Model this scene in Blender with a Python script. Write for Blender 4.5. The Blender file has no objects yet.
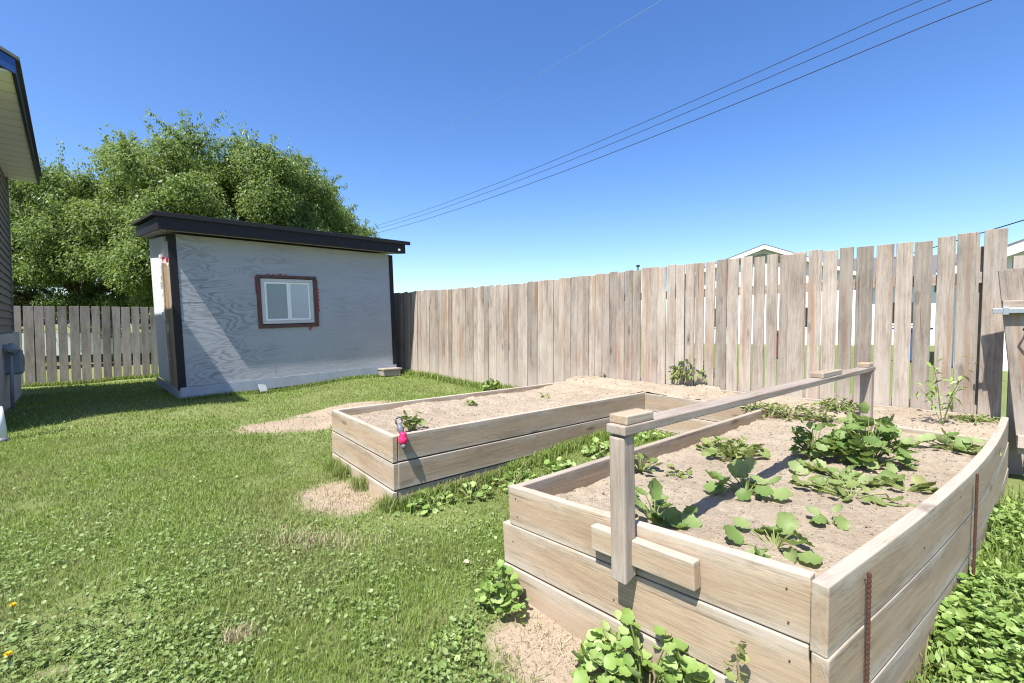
import bpy, math, random
import numpy as np
from mathutils import Vector, Matrix
R = math.radians
random.seed(7)
rng = np.random.default_rng(7)
scene = bpy.context.scene
COL = scene.collection

# ------------------------------------------------------------------ camera
CAMZ, FPX, HOR = 1.2, 450.0, 325.0
PITCH = math.atan((341.5 - HOR) / FPX)
cam = bpy.data.cameras.new('camera'); camo = bpy.data.objects.new('camera', cam); COL.objects.link(camo)
cam.sensor_width = 36; cam.lens = FPX / 1024 * 36; cam.clip_start = 0.05; cam.clip_end = 6000
camo.location = (0, 0, CAMZ); camo.rotation_euler = (math.pi / 2 - PITCH, 0, 0)
scene.camera = camo
cp, sp = math.cos(PITCH), math.sin(PITCH)

def ray(px, py):
    u = (px - 512) / FPX; v = (341.5 - py) / FPX
    return np.array([u, cp + v * sp, -sp + v * cp])
def at_z(px, py, z):
    d = ray(px, py); t = (z - CAMZ) / d[2]
    return np.array([d[0] * t, d[1] * t, z])
def at_y(px, py, y):
    d = ray(px, py); t = y / d[1]
    return np.array([d[0] * t, y, CAMZ + d[2] * t])

F0 = np.array([3.79, 3.40]); FD = np.array([-.715, .699]); FN = np.array([-.699, -.715])   # board fence: end, run, face
bf = lambda a: (5.08 - .089 * a) / .996
A = np.array([-.65, .76]); B = np.array([.76, .65])      # the lot's two directions in plan
def ab(a, b, z=None):
    p = A * a + B * b
    return p if z is None else np.array([p[0], p[1], z])

# ------------------------------------------------------------------ noise
def vnoise(x, y, seed=0):
    x = np.asarray(x, float); y = np.asarray(y, float)
    xi = np.floor(x).astype(np.int64); yi = np.floor(y).astype(np.int64)
    xf = x - xi; yf = y - yi
    def h(i, j):
        n = (i * 374761393 + j * 668265263 + seed * 982451653) & 0x7fffffff
        n = (n ^ (n >> 13)) * 1274126177 & 0x7fffffff
        return ((n ^ (n >> 16)) & 0xffff) / 65535.0
    u = xf * xf * (3 - 2 * xf); v = yf * yf * (3 - 2 * yf)
    return (h(xi, yi) * (1 - u) + h(xi + 1, yi) * u) * (1 - v) + (h(xi, yi + 1) * (1 - u) + h(xi + 1, yi + 1) * u) * v
def fbm(x, y, seed=0, o=4):
    s = 0; a = .5
    for k in range(o):
        s = s + a * vnoise(x * 2 ** k, y * 2 ** k, seed + k); a *= .5
    return s

# ------------------------------------------------------------------ mesh helpers
def make_mesh(name, V, loops, starts, totals, attrs=None, smooth=False):
    me = bpy.data.meshes.new(name)
    V = np.asarray(V, np.float32)
    me.vertices.add(len(V)); me.vertices.foreach_set('co', V.ravel())
    me.loops.add(len(loops)); me.loops.foreach_set('vertex_index', np.asarray(loops, np.int32))
    me.polygons.add(len(starts)); me.polygons.foreach_set('loop_start', np.asarray(starts, np.int32))
    me.polygons.foreach_set('loop_total', np.asarray(totals, np.int32))
    if smooth: me.polygons.foreach_set('use_smooth', np.ones(len(starts), bool))
    me.update(calc_edges=True); me.validate()
    for k, a in (attrs or {}).items():
        a = np.asarray(a, np.float32)
        if a.ndim == 2:
            at = me.attributes.new(k, 'FLOAT_VECTOR', 'POINT'); at.data.foreach_set('vector', a.ravel())
        else:
            at = me.attributes.new(k, 'FLOAT', 'POINT'); at.data.foreach_set('value', a)
    return me

def root_loc(o):
    while o.parent: o = o.parent
    return np.array(o.location)

class MB:
    """collects vertices and faces with a grain coordinate and a per-piece random number"""
    def __init__(s): s.v = []; s.f = []; s.g = []; s.r = []; s.e = []
    def add(s, V, F, G=None, r=None, E=None):
        n = len(s.v)
        V = [tuple(map(float, p)) for p in V]
        if r is None: r = random.random()
        if G is None: G = V
        off = (r * 37.0, r * 91.7 % 13, r * 57.3 % 17)
        s.v += V; s.f += [tuple(i + n for i in f) for f in F]
        s.g += [(g[0] + off[0], g[1] + off[1], g[2] + off[2]) for g in G]; s.r += [r] * len(V); s.e += E if E else [0.0] * len(V)
    def plank(s, p0, p1, up, w, t, seg=1, jit=0.0, bow=0.0, r=None, taper=None, endskew=0.0):
        """bar from p0 to p1 (centre line); w along up, t across"""
        p0 = np.array(p0, float); p1 = np.array(p1, float)
        L = p1 - p0; ln = np.linalg.norm(L); x = L / ln
        up = np.array(up, float); up = up - x * up.dot(x); up /= np.linalg.norm(up); th = np.cross(x, up)
        V = []; G = []
        for k in range(seg + 1):
            q = k / seg
            c = p0 + L * q + th * bow * 4 * q * (1 - q)
            ww = w * (1 + (random.uniform(-jit, jit))) ; c = c + up * random.uniform(-jit, jit) * w * .3 + th * random.uniform(-jit, jit) * t * .5
            tw = w if taper is None else None
            for a, b in ((-1, -1), (1, -1), (1, 1), (-1, 1)):
                sk = endskew * a if k in (0, seg) else 0
                V.append(c + up * a * ww / 2 + th * b * t / 2 + x * sk); G.append((q * ln, a * w / 2, b * t / 2))
        F = [(3, 2, 1, 0), tuple(seg * 4 + i for i in range(4))]
        for k in range(seg):
            for i in range(4):
                j = (i + 1) % 4
                F.append((k * 4 + i, k * 4 + j, k * 4 + 4 + j, k * 4 + 4 + i))
        s.add(V, F, G, r, [-1., 1., 1., -1.] * (seg + 1))
    def path(s, pts, w, t, r=None):
        """board bent along a list of top-edge points, hanging w below, t thick about the line"""
        pts = [np.array(p, float) for p in pts]; n = len(pts); V = []; G = []; d = 0
        for k, p in enumerate(pts):
            q = pts[min(k + 1, n - 1)] - pts[max(k - 1, 0)]; q[2] = 0; q /= np.linalg.norm(q)
            th = np.array([q[1], -q[0], 0])
            if k: d += np.linalg.norm(pts[k] - pts[k - 1])
            for a, b in ((-1, -1), (0, -1), (0, 1), (-1, 1)):
                V.append(p + np.array([0, 0, a * w]) + th * b * t / 2); G.append((d, a * w, b * t / 2))
        F = [(3, 2, 1, 0), tuple((n - 1) * 4 + i for i in range(4))]
        for k in range(n - 1):
            for i in range(4):
                j = (i + 1) % 4; F.append((k * 4 + i, k * 4 + j, k * 4 + 4 + j, k * 4 + 4 + i))
        s.add(V, F, G, r, [-1., 1., 1., -1.] * n)
    def box(s, c, size, rot=0.0, r=None, ax=None):
        """box centred at c, turned by rot about z"""
        cx = math.cos(rot); sx = math.sin(rot); h = [q / 2 for q in size]; V = []; G = []
        for z in (-1, 1):
            for a, b in ((-1, -1), (1, -1), (1, 1), (-1, 1)):
                X, Y = a * h[0], b * h[1]
                V.append((c[0] + X * cx - Y * sx, c[1] + X * sx + Y * cx, c[2] + z * h[2])); G.append((X, Y, z * h[2]))
        s.add(V, [(3, 2, 1, 0), (4, 5, 6, 7), (0, 1, 5, 4), (1, 2, 6, 5), (2, 3, 7, 6), (3, 0, 4, 7)], G, r)
    def tube(s, pts, rad, n=8, cap=True, r=None):
        pts = [np.array(p, float) for p in pts]; m = len(pts)
        rads = rad if hasattr(rad, '__len__') else [rad] * m
        V = []; ref = np.array([.31, .17, .93])
        for k, p in enumerate(pts):
            q = pts[min(k + 1, m - 1)] - pts[max(k - 1, 0)]; q /= (np.linalg.norm(q) + 1e-9)
            if abs(q.dot(ref)) > .95: ref = np.array([.9, .3, .1])
            a = np.cross(q, ref); a /= np.linalg.norm(a); b = np.cross(q, a)
            for i in range(n):
                w = 2 * math.pi * i / n; V.append(p + (a * math.cos(w) + b * math.sin(w)) * rads[k])
        F = []
        for k in range(m - 1):
            for i in range(n):
                j = (i + 1) % n; F.append((k * n + i, k * n + j, k * n + n + j, k * n + n + i))
        if cap: F += [tuple(range(n))[::-1], tuple((m - 1) * n + i for i in range(n))]
        s.add(V, F, None, r)
    def disc(s, c, axis, rad, depth, n=20, r=None):
        c = np.array(c, float); axis = np.array(axis, float); axis /= np.linalg.norm(axis)
        s.tube([c - axis * depth / 2, c + axis * depth / 2], rad, n, True, r)
    def prism(s, poly, off, r=None):
        """polygon of 3-D points pushed along off"""
        n = len(poly); off = np.array(off, float); P = [np.array(p, float) for p in poly]
        V = P + [p + off for p in P]
        F = [tuple(range(n))[::-1], tuple(range(n, 2 * n))] + [(i, (i + 1) % n, n + (i + 1) % n, n + i) for i in range(n)]
        s.add(V, F, None, r)
    def build(s, name, mat, parent=None, bevel=0.0, smooth=False, local=False):
        V = np.array(s.v)
        if parent is not None and not local: V = V - root_loc(parent)
        me = bpy.data.meshes.new(name); me.from_pydata(V.tolist(), [], s.f)
        a = me.attributes.new('gco', 'FLOAT_VECTOR', 'POINT'); a.data.foreach_set('vector', np.array(s.g, np.float32).ravel())
        a = me.attributes.new('rnd', 'FLOAT', 'POINT'); a.data.foreach_set('value', np.array(s.r, np.float32))
        a = me.attributes.new('acr', 'FLOAT', 'POINT'); a.data.foreach_set('value', np.array(s.e, np.float32))
        import bmesh
        bm = bmesh.new(); bm.from_mesh(me); bmesh.ops.recalc_face_normals(bm, faces=bm.faces); bm.to_mesh(me); bm.free()
        if smooth:
            for p in me.polygons: p.use_smooth = True
        me.materials.append(mat)
        o = bpy.data.objects.new(name, me); COL.objects.link(o)
        if parent is not None: o.parent = parent
        if bevel:
            m = o.modifiers.new('bevel', 'BEVEL'); m.width = bevel; m.segments = 2; m.limit_method = 'ANGLE'; m.angle_limit = R(40)
        return o

def tag(o, label=None, cat=None, group=None, kind=None):
    if label: o['label'] = label
    if cat: o['category'] = cat
    if group: o['group'] = group
    if kind: o['kind'] = kind
    return o
def thing(name, loc, label, cat, group=None):
    o = bpy.data.objects.new(name, None); COL.objects.link(o); o.location = [float(q) for q in loc]
    o.empty_display_size = .1
    return tag(o, label, cat, group)
def link(name, me, mat, parent=None):
    o = bpy.data.objects.new(name, me); COL.objects.link(o)
    if mat: me.materials.append(mat)
    if parent is not None: o.parent = parent
    return o

# ------------------------------------------------------------------ materials
class NT:
    def __init__(s, name):
        s.m = bpy.data.materials.new(name); s.m.use_nodes = True; s.t = s.m.node_tree
        s.t.nodes.clear()
    def n(s, typ, **kw):
        nd = s.t.nodes.new(typ)
        for k, v in kw.items():
            if k.startswith('_'): setattr(nd, k[1:], v)
            else:
                key = int(k[1:]) if k[0] == 'i' and k[1:].isdigit() else k.replace('__', ' ')
                inp = nd.inputs[key]
                if hasattr(v, 'is_linked') or isinstance(v, bpy.types.NodeSocket): s.t.links.new(v, inp)
                else: inp.default_value = v
        return nd
    def attr(s, name, out='Vector'): return s.n('ShaderNodeAttribute', _attribute_name=name).outputs[out]
    def obj(s): return s.n('ShaderNodeTexCoord').outputs['Object']
    def geo(s): return s.n('ShaderNodeNewGeometry').outputs['Position']
    def scale(s, v, sc): return s.n('ShaderNodeMapping', Vector=v, Scale=sc).outputs[0]
    def noise(s, v, sc=5., det=4., rough=.6, dist=0.): return s.n('ShaderNodeTexNoise', Vector=v, Scale=sc, Detail=det, Roughness=rough, Distortion=dist).outputs['Fac']
    def ramp(s, f, stops):
        nd = s.n('ShaderNodeValToRGB', Fac=f); cr = nd.color_ramp
        while len(cr.elements) < len(stops): cr.elements.new(.5)
        for e, (p, c) in zip(cr.elements, stops):
            e.position = p; e.color = (c, c, c, 1) if not hasattr(c, '__len__') else (*c, 1)
        return nd.outputs[0]
    def mix(s, f, a, b, mode='MIX'):
        nd = s.t.nodes.new('ShaderNodeMix'); nd.data_type = 'RGBA'; nd.blend_type = mode
        for i, v in ((0, f), (6, a), (7, b)):
            if isinstance(v, bpy.types.NodeSocket): s.t.links.new(v, nd.inputs[i])
            else: nd.inputs[i].default_value = (*v, 1) if hasattr(v, '__len__') else v
        return nd.outputs[2]
    def math(s, op, a, b=0.):
        nd = s.t.nodes.new('ShaderNodeMath'); nd.operation = op
        for i, v in ((0, a), (1, b)):
            if isinstance(v, bpy.types.NodeSocket): s.t.links.new(v, nd.inputs[i])
            else: nd.inputs[i].default_value = v
        return nd.outputs[0]
    def bump(s, h, strength=.3, dist=.01):
        return s.n('ShaderNodeBump', Height=h, Strength=strength, Distance=dist).outputs[0]
    def out(s, sh): s.n('ShaderNodeOutputMaterial', Surface=sh); return s.m
    def pbsdf(s, col, rough=.7, normal=None, metal=0., spec=.3):
        kw = {'Base__Color': col if isinstance(col, bpy.types.NodeSocket) else (*col, 1), 'Roughness': rough, 'Metallic': metal, 'Specular__IOR__Level': spec}
        if normal is not None: kw['Normal'] = normal
        return s.n('ShaderNodeBsdfPrincipled', **kw).outputs[0]

def plain(name, col, rough=.6, metal=0., var=.12, sc=9., bump=.0):
    t = NT(name); v = t.obj()
    n = t.noise(v, sc, 5, .65)
    c = t.mix(n, tuple(q * (1 - var) for q in col), tuple(min(1, q * (1 + var)) for q in col))
    nm = t.bump(t.noise(v, 60, 4), bump, .005) if bump else None
    return t.out(t.pbsdf(c, rough, nm, metal))

def wood(name, dark, mid, light, grey=(.36, .33, .31), greyamt=.4, knots=.5, grainf=18., bumps=.35, warm=None, dust=None, vary=.35, streak=.3, fibs=.7, edge=.0, blotch=.38, hairs=.45):
    t = NT(name); g = t.attr('gco'); r = t.attr('rnd', 'Fac')
    big = t.noise(t.scale(g, (.7, 5, 5)), 1.0, 3, .55)
    cont = t.math('SINE', t.math('MULTIPLY', big, grainf * 6.28 / 6))
    cont = t.ramp(t.math('ADD', t.math('MULTIPLY', cont, .5), .5), [(.0, .0), (.35, .75), (1., 1.)])
    fib = t.noise(t.scale(g, (4.5, 70, 70)), 1.0, 6, .8)
    crk = t.noise(t.scale(g, (1.1, 55, 55)), 1.0, 3, .6)
    fib2 = t.noise(t.scale(g, (1.2, 22, 22)), 1.0, 4, .6)
    c = t.mix(fib2, mid, light)
    c = t.mix(t.math('MULTIPLY', t.math('SUBTRACT', 1., cont), .55), c, dark)
    c = t.mix(t.math('MULTIPLY', t.ramp(fib, [(.38, 1.), (.55, 0.)]), fibs), c, dark)
    c = t.mix(t.math('MULTIPLY', t.ramp(crk, [(.31, 1.), (.36, 0.)]), .85), c, tuple(q * .45 for q in dark))
    spk = t.noise(t.scale(g, (14, 40, 40)), 1.0, 4, .75)
    c = t.mix(t.math('MULTIPLY', t.ramp(spk, [(.55, 0.), (.75, 1.)]), .55), c, dark)
    strk = t.noise(t.scale(g, (.4, 34, 34)), 1.0, 3, .6)
    c = t.mix(t.math('MULTIPLY', t.ramp(strk, [(.38, 1.), (.56, 0.)]), streak), c, dark)
    blt = t.noise(t.scale(g, (2.2, 9, 9)), 1.0, 5, .7)
    c = t.mix(t.math('MULTIPLY', t.ramp(blt, [(.36, 1.), (.54, 0.)]), blotch), c, dark)
    c = t.mix(t.math('MULTIPLY', t.ramp(blt, [(.56, 0.), (.74, 1.)]), .35), c, tuple(min(1, q * 1.25) for q in light))
    gs = t.n('ShaderNodeSeparateXYZ', Vector=g)
    wob = t.math('MULTIPLY', t.noise(t.scale(g, (1.5, 7, 7)), 1.0, 3, .6), .11)
    hr = t.math('SINE', t.math('MULTIPLY', t.math('ADD', t.math('ADD', gs.outputs[1], gs.outputs[2]), wob), 640.))
    hm = t.ramp(t.noise(t.scale(g, (5, 30, 30)), 1.0, 4, .7), [(.42, 0.), (.6, 1.)])
    c = t.mix(t.math('MULTIPLY', t.math('MULTIPLY', t.ramp(hr, [(.2, 0.), (.9, 1.)]), hm), hairs), c, tuple(q * .7 for q in dark))
    # weathering
    wth = t.noise(t.scale(g, (1.6, 4, 4)), 1.0, 5, .65)
    wth = t.math('MULTIPLY', t.ramp(wth, [(.35, 0.), (.65, 1.)]), greyamt)
    c = t.mix(wth, c, t.mix(fib, tuple(q * .8 for q in grey), tuple(q * 1.25 for q in grey)))
    if warm:
        wm = t.noise(t.scale(g, (.5, 9, 9)), 1.3, 3, .5)
        c = t.mix(t.math('MULTIPLY', t.ramp(wm, [(.56, 0.), (.72, 1.)]), .75), c, warm)
    if edge:
        e_ = t.math('ABSOLUTE', t.attr('acr', 'Fac'))
        e_ = t.math('ADD', e_, t.math('MULTIPLY', t.math('SUBTRACT', t.noise(t.scale(g, (2.5, 6, 6)), 1.0, 5, .7), .5), 1.5))
        c = t.mix(t.math('MULTIPLY', t.ramp(e_, [(.35, 1.), (.75, 0.)]), edge), c, (.35, .25, .165))
        c = t.mix(t.math('MULTIPLY', t.ramp(e_, [(.7, 0.), (1.1, 1.)]), edge), c, (.46, .405, .35))
    # knots
    vo = t.n('ShaderNodeTexVoronoi', Vector=t.scale(g, (1.3, 4.6, 1.2)), Scale=1.1, Randomness=1.)
    kn = t.ramp(vo.outputs['Distance'], [(.025, 1.), (.05, .4), (.07, .6), (.12, 0.)])
    c = t.mix(t.math('MULTIPLY', kn, knots), c, tuple(q * .35 for q in dark))
    # per board tone
    c = t.mix(1., c, t.ramp(r, [(0., 1 - vary), (.5, 1.), (1., 1 + vary * .4)]), 'MULTIPLY')
    if dust:
        z = t.n('ShaderNodeSeparateXYZ', Vector=t.geo()).outputs[2]
        dz = t.math('ADD', t.math('MULTIPLY', t.noise(t.geo(), 5, 4), .5), z)
        c = t.mix(t.ramp(dz, [(dust[0], .72), (dust[1], 0.)]), c, dust[2])
    hgt = t.math('ADD', t.math('MULTIPLY', fib, .7), t.math('MULTIPLY', cont, .5))
    return t.out(t.pbsdf(c, .85, t.bump(hgt, bumps, .004), 0, .2))

def leafmat(name, c1, c2, c3=None, trans=.35, rough=.5, patch=None):
    t = NT(name); r = t.attr('rnd', 'Fac')
    stops = [(0., c1), (1., c2)] if c3 is None else [(0., c1), (.6, c2), (1., c3)]
    c = t.ramp(r, stops)
    if patch:
        n = t.noise(t.geo(), patch[0], 3, .6)
        c = t.mix(t.ramp(n, [(.42, 0.), (.66, 1.)]), c, t.mix(.75, c, patch[1]))
    p = t.pbsdf(c, rough, None, 0, .35)
    tr = t.n('ShaderNodeBsdfTranslucent', Color=t.mix(.5, c, (.25, .32, .04))).outputs[0]
    return t.out(t.n('ShaderNodeMixShader', i0=trans, i1=p, i2=tr).outputs[0])

M = {}
M['bed'] = wood('weathered_bed_lumber', (.14, .098, .066), (.355, .275, .187), (.465, .38, .275), (.40, .36, .30), .5, .85, 15., .5, dust=(.05, .4, (.42, .34, .26)), vary=.2, streak=.2, fibs=.55, edge=.5, blotch=.3, hairs=.6)
M['rail'] = wood('grey_rail_lumber', (.17, .125, .095), (.31, .25, .195), (.41, .34, .27), (.36, .325, .295), .6, .5, 14., .4, vary=.15)
M['fence'] = wood('weathered_fence_boards', (.14, .11, .09), (.335, .275, .225), (.45, .38, .315), (.43, .385, .33), .65, .8, 14., .5, warm=(.30, .16, .085), dust=(.35, 1.25, (.47, .41, .35)), vary=.32, streak=.4, blotch=.25, hairs=.35)
M['fence_old'] = wood('old_grey_fence_boards', (.13, .11, .10), (.30, .26, .235), (.38, .34, .31), (.31, .29, .28), .7, .4, 12., .3, vary=.3)
M['raw'] = wood('bare_stud_wood', (.22, .15, .09), (.40, .29, .19), (.5, .38, .26), (.42, .37, .31), .3, .3, 12., .3)
M['black'] = plain('dark_painted_trim', (.012, .011, .015), .6, 0, .35, 6)
M['roofing'] = plain('black_roof_felt', (.02, .02, .021), .9, 0, .4, 30, .4)
M['white'] = plain('white_vinyl', (.75, .76, .76), .4, 0, .05)
M['offwhite'] = plain('white_siding', (.72, .72, .70), .6, 0, .06)
M['soffit'] = plain('cream_soffit', (.72, .72, .71), .6, 0, .05, 4)
M['steel'] = plain('galvanised_steel', (.45, .47, .5), .38, .85, .2, 20)
M['rust'] = plain('rusty_rebar', (.085, .04, .028), .9, .1, .45, 40, .5)
M['brownpaint'] = plain('maroon_brown_paint', (.10, .055, .05), .75, 0, .6, 18, .3)
M['red'] = plain('red_flashing_tape', (.42, .03, .045), .5, 0, .3, 20)
M['wrap'] = plain('white_house_wrap', (.7, .71, .73), .5, 0, .12, 8)
M['meter'] = plain('grey_meter_paint', (.25, .28, .32), .5, .1, .12, 8)
M['shingle'] = plain('grey_shingles', (.12, .12, .125), .9, 0, .35, 25)
M['pink'] = plain('pink_plastic', (.75, .03, .13), .35, 0, .08)
M['greyplastic'] = plain('dark_grey_plastic', (.14, .14, .17), .45, 0, .2)
M['wire'] = plain('black_cable', (.02, .02, .022), .6)
M['palewire'] = plain('pale_cable', (.2, .26, .37), .6)
M['gal_blue'] = plain('blue_plastic', (.04, .14, .4), .45, 0, .1)
M['redbin'] = plain('red_plastic', (.4, .05, .035), .5, 0, .1)
M['concrete'] = plain('pale_concrete', (.46, .46, .45), .9, 0, .15, 6, .3)
M['brick'] = plain('weathered_block', (.28, .25, .21), .95, 0, .35, 14, .6)
M['stone'] = plain('pale_chip', (.45, .38, .31), .9, 0, .15)
M['yellow'] = plain('dandelion_yellow', (.85, .5, .01), .6, 0, .1)
M['rakeblue'] = plain('dark_blue_metal_fascia', (.035, .085, .24), .3, .3, .1, 3)
M['bark'] = plain('grey_bark', (.12, .10, .08), .95, 0, .4, 8, .6)
M['stem'] = plain('green_stem', (.16, .2, .06), .6, 0, .2)
M['drystem'] = plain('dry_stalk', (.30, .24, .13), .8, 0, .2)
M['siding'] = plain('taupe_siding', (.20, .185, .165), .65, 0, .08, 5)

def glassmat(name, col, rough=.06):
    t = NT(name); v = t.obj()
    c = t.mix(t.noise(v, 3, 2), tuple(q * .85 for q in col), col)
    return t.out(t.pbsdf(c, rough, None, 0, .6))
M['paneL'] = glassmat('screened_pane', (.26, .31, .33), .3)
M['paneR'] = glassmat('window_pane', (.42, .48, .53), .08)
M['darkpane'] = glassmat('dark_pane', (.03, .04, .05), .08)

def plywood():
    t = NT('grey_plywood'); v = t.obj()
    n = t.noise(t.scale(v, (.75, 1, 3.2)), 1.0, 2.5, .5, .25)
    s = t.math('SINE', t.math('MULTIPLY', n, 135.))
    line = t.ramp(t.math('ADD', t.math('MULTIPLY', s, .5), .5), [(.0, 1.), (.25, .75), (.55, 0.)])
    patch = t.ramp(t.noise(t.scale(v, (.6, 1, 1.4)), 1.5, 3, .6), [(.40, 0.), (.58, 1.)])
    xs = t.n('ShaderNodeSeparateXYZ', Vector=v).outputs[0]
    fade = t.ramp(t.math('MULTIPLY', xs, .3), [(.15, 1.), (.55, .25)])
    fib = t.noise(t.scale(v, (3, 1, 60)), 1., 4, .7)
    c = t.mix(t.noise(v, 2.2, 4), (.305, .325, .365), (.385, .40, .435))
    c = t.mix(t.math('MULTIPLY', t.ramp(fib, [(.4, 1.), (.6, 0.)]), .22), c, (.25, .25, .26))
    f = t.math('MULTIPLY', t.math('MULTIPLY', line, patch), t.math('MULTIPLY', fade, .58))
    c = t.mix(f, c, (.13, .125, .125))
    st = t.ramp(t.noise(t.scale(v, (1.2, 1, 9)), 1.8, 4, .6), [(.58, 0.), (.7, 1.)])
    c = t.mix(t.math('MULTIPLY', st, .3), c, (.2, .2, .21))
    return t.out(t.pbsdf(c, .75, t.bump(t.math('ADD', fib, line), .2, .003), 0, .25))
M['ply'] = plywood()

def groundmat():
    t = NT('lawn_ground'); p = t.geo(); d = t.attr('dirt', 'Fac')
    nz = t.noise(p, 9, 6, .7)
    m = t.ramp(t.math('ADD', d, t.math('MULTIPLY', t.math('SUBTRACT', nz, .5), 1.5)), [(.30, 0.), (.75, 1.)])
    gr = t.mix(t.noise(p, .9, 4), (.11, .15, .04), (.17, .215, .075))
    gr = t.mix(t.ramp(t.noise(p, 25, 4), [(.4, 0.), (.75, .55)]), gr, (.22, .19, .10))
    di = t.mix(t.noise(p, 4, 5, .65), (.27, .21, .15), (.41, .335, .255))
    di = t.mix(t.ramp(t.noise(p, 45, 3), [(.55, 0.), (.72, .6)]), di, (.2, .15, .09))
    c = t.mix(m, gr, di)
    return t.out(t.pbsdf(c, .95, t.bump(t.noise(p, 40, 5, .7), .8, .02), 0, .1))
M['ground'] = groundmat()
def soilmat():
    t = NT('dry_garden_soil'); p = t.geo()
    c = t.mix(t.noise(p, 3.2, 5, .65), (.28, .228, .165), (.455, .39, .305))
    c = t.mix(t.ramp(t.noise(p, 38, 4, .65), [(.52, 0.), (.7, .75)]), c, (.25, .185, .13))
    c = t.mix(t.ramp(t.noise(p, 90, 3, .6), [(.58, 0.), (.72, .5)]), c, (.62, .53, .43))
    c = t.mix(t.ramp(t.noise(p, 1.7, 5, .7), [(.50, 0.), (.66, .5)]), c, (.26, .2, .145))
    h = t.math('ADD', t.noise(p, 30, 6, .7), t.math('MULTIPLY', t.noise(p, 120, 3), .4))
    return t.out(t.pbsdf(c, .97, t.bump(h, .85, .02), 0, .08))
M['soil'] = soilmat()

M['grass'] = leafmat('lawn_grass_blades', (.165, .25, .042), (.275, .385, .088), (.52, .55, .31), .45, .55, (1.1, (.27, .27, .12)))
M['clover'] = leafmat('weed_leaves', (.13, .20, .05), (.22, .31, .10), (.34, .41, .2), .3, .5)
M['mallow'] = leafmat('mallow_leaves', (.12, .21, .045), (.24, .35, .09), (.38, .47, .2), .3, .5)
M['squash'] = leafmat('squash_leaves', (.10, .19, .045), (.22, .32, .10), (.36, .43, .2), .45, .5)
M['palegreen'] = leafmat('pale_leaves', (.13, .19, .05), (.21, .26, .085), (.30, .30, .12), .3, .55)
M['treeleaf'] = leafmat('tree_leaves', (.09, .16, .036), (.20, .285, .08), (.34, .40, .21), .5, .45)
M['dry'] = leafmat('dry_straw', (.33, .27, .15), (.45, .38, .24), (.5, .44, .3), .2, .8)

# ------------------------------------------------------------------ sky and sun
SUN = Vector((.68, 1.11, -2.25)).normalized()            # direction light travels
elev = math.asin(-SUN.z)
az = math.atan2(-SUN.x, -SUN.y)                         # from +Y towards +X
w = bpy.data.worlds.new('World'); scene.world = w; w.use_nodes = True
wt = w.node_tree; wt.nodes.clear()
sk = wt.nodes.new('ShaderNodeTexSky'); sk.sky_type = 'NISHITA'; sk.sun_disc = False
sk.sun_elevation = elev; sk.sun_rotation = az
sk.air_density = 1.0; sk.dust_density = 1.6; sk.ozone_density = 2.2; sk.altitude = 700
bg = wt.nodes.new('ShaderNodeBackground'); bg.inputs[1].default_value = .14
wo = wt.nodes.new('ShaderNodeOutputWorld')
hs = wt.nodes.new('ShaderNodeHueSaturation'); hs.inputs['Saturation'].default_value = 1.26; hs.inputs['Hue'].default_value = .509; hs.inputs['Value'].default_value = .88
wt.links.new(sk.outputs[0], hs.inputs['Color']); wt.links.new(hs.outputs[0], bg.inputs[0]); wt.links.new(bg.outputs[0], wo.inputs[0])
sl = bpy.data.lights.new('sun', 'SUN'); sl.energy = 4.9; sl.angle = R(.53); sl.color = (1, .955, .88)
so = bpy.data.objects.new('sun', sl); COL.objects.link(so); so.rotation_euler = SUN.to_track_quat('-Z', 'Y').to_euler()
so.location = (-8, -10, 22)
scene.view_settings.view_transform = 'Standard'; scene.view_settings.look = 'None'
scene.view_settings.exposure = 1.02; scene.view_settings.gamma = 1
try: scene.view_settings.use_curve_mapping = False
except Exception: pass

# ------------------------------------------------------------------ ground
CTRL = np.array([(0, 1.5, -.04), (.5, 1.0, -.08), (2, 1.0, 0), (3.6, 2.6, .06), (-.8, 3.05, -.07), (-.3, 3.4, -.06), (.4, 3.6, .0), (-1.6, 4.0, -.05), (.8, 4.0, .05), (0, 2.2, -.03),
                 (-4.7, 6.3, .12), (-2.3, 8.6, .22), (-1.8, 9.8, .10), (0, 7.6, .15), (-10.7, 10, -.17), (-8.2, 11.6, -.12), (-8.4, 7.4, .0),
                 (-5, 4, .02), (-2, 2.5, 0), (-3, 5, .05), (-1.5, 6.5, .12), (-6, 9, .02), (5, 5, .05), (3, 9, .05), (0, 14, .05), (-8, 16, -.1), (6, 2, .05), (-3, 1, 0)], float)
def gz(x, y):
    x = np.asarray(x, float); y = np.asarray(y, float)
    num = np.zeros_like(x); den = np.zeros_like(x)
    for cx, cy, cz in CTRL:
        wgt = 1 / (((x - cx) ** 2 + (y - cy) ** 2) + .12) ** 2.2
        num = num + wgt * cz; den = den + wgt
    far = np.clip((np.hypot(x, y - 5) - 12) / 12, 0, 1)
    return (num / den) * (1 - far) + .05 * far + (vnoise(x * 2.2, y * 2.2, 3) - .5) * .03 * (1 - far)
def g1(x, y): return float(gz(np.array([x]), np.array([y]))[0])

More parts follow.
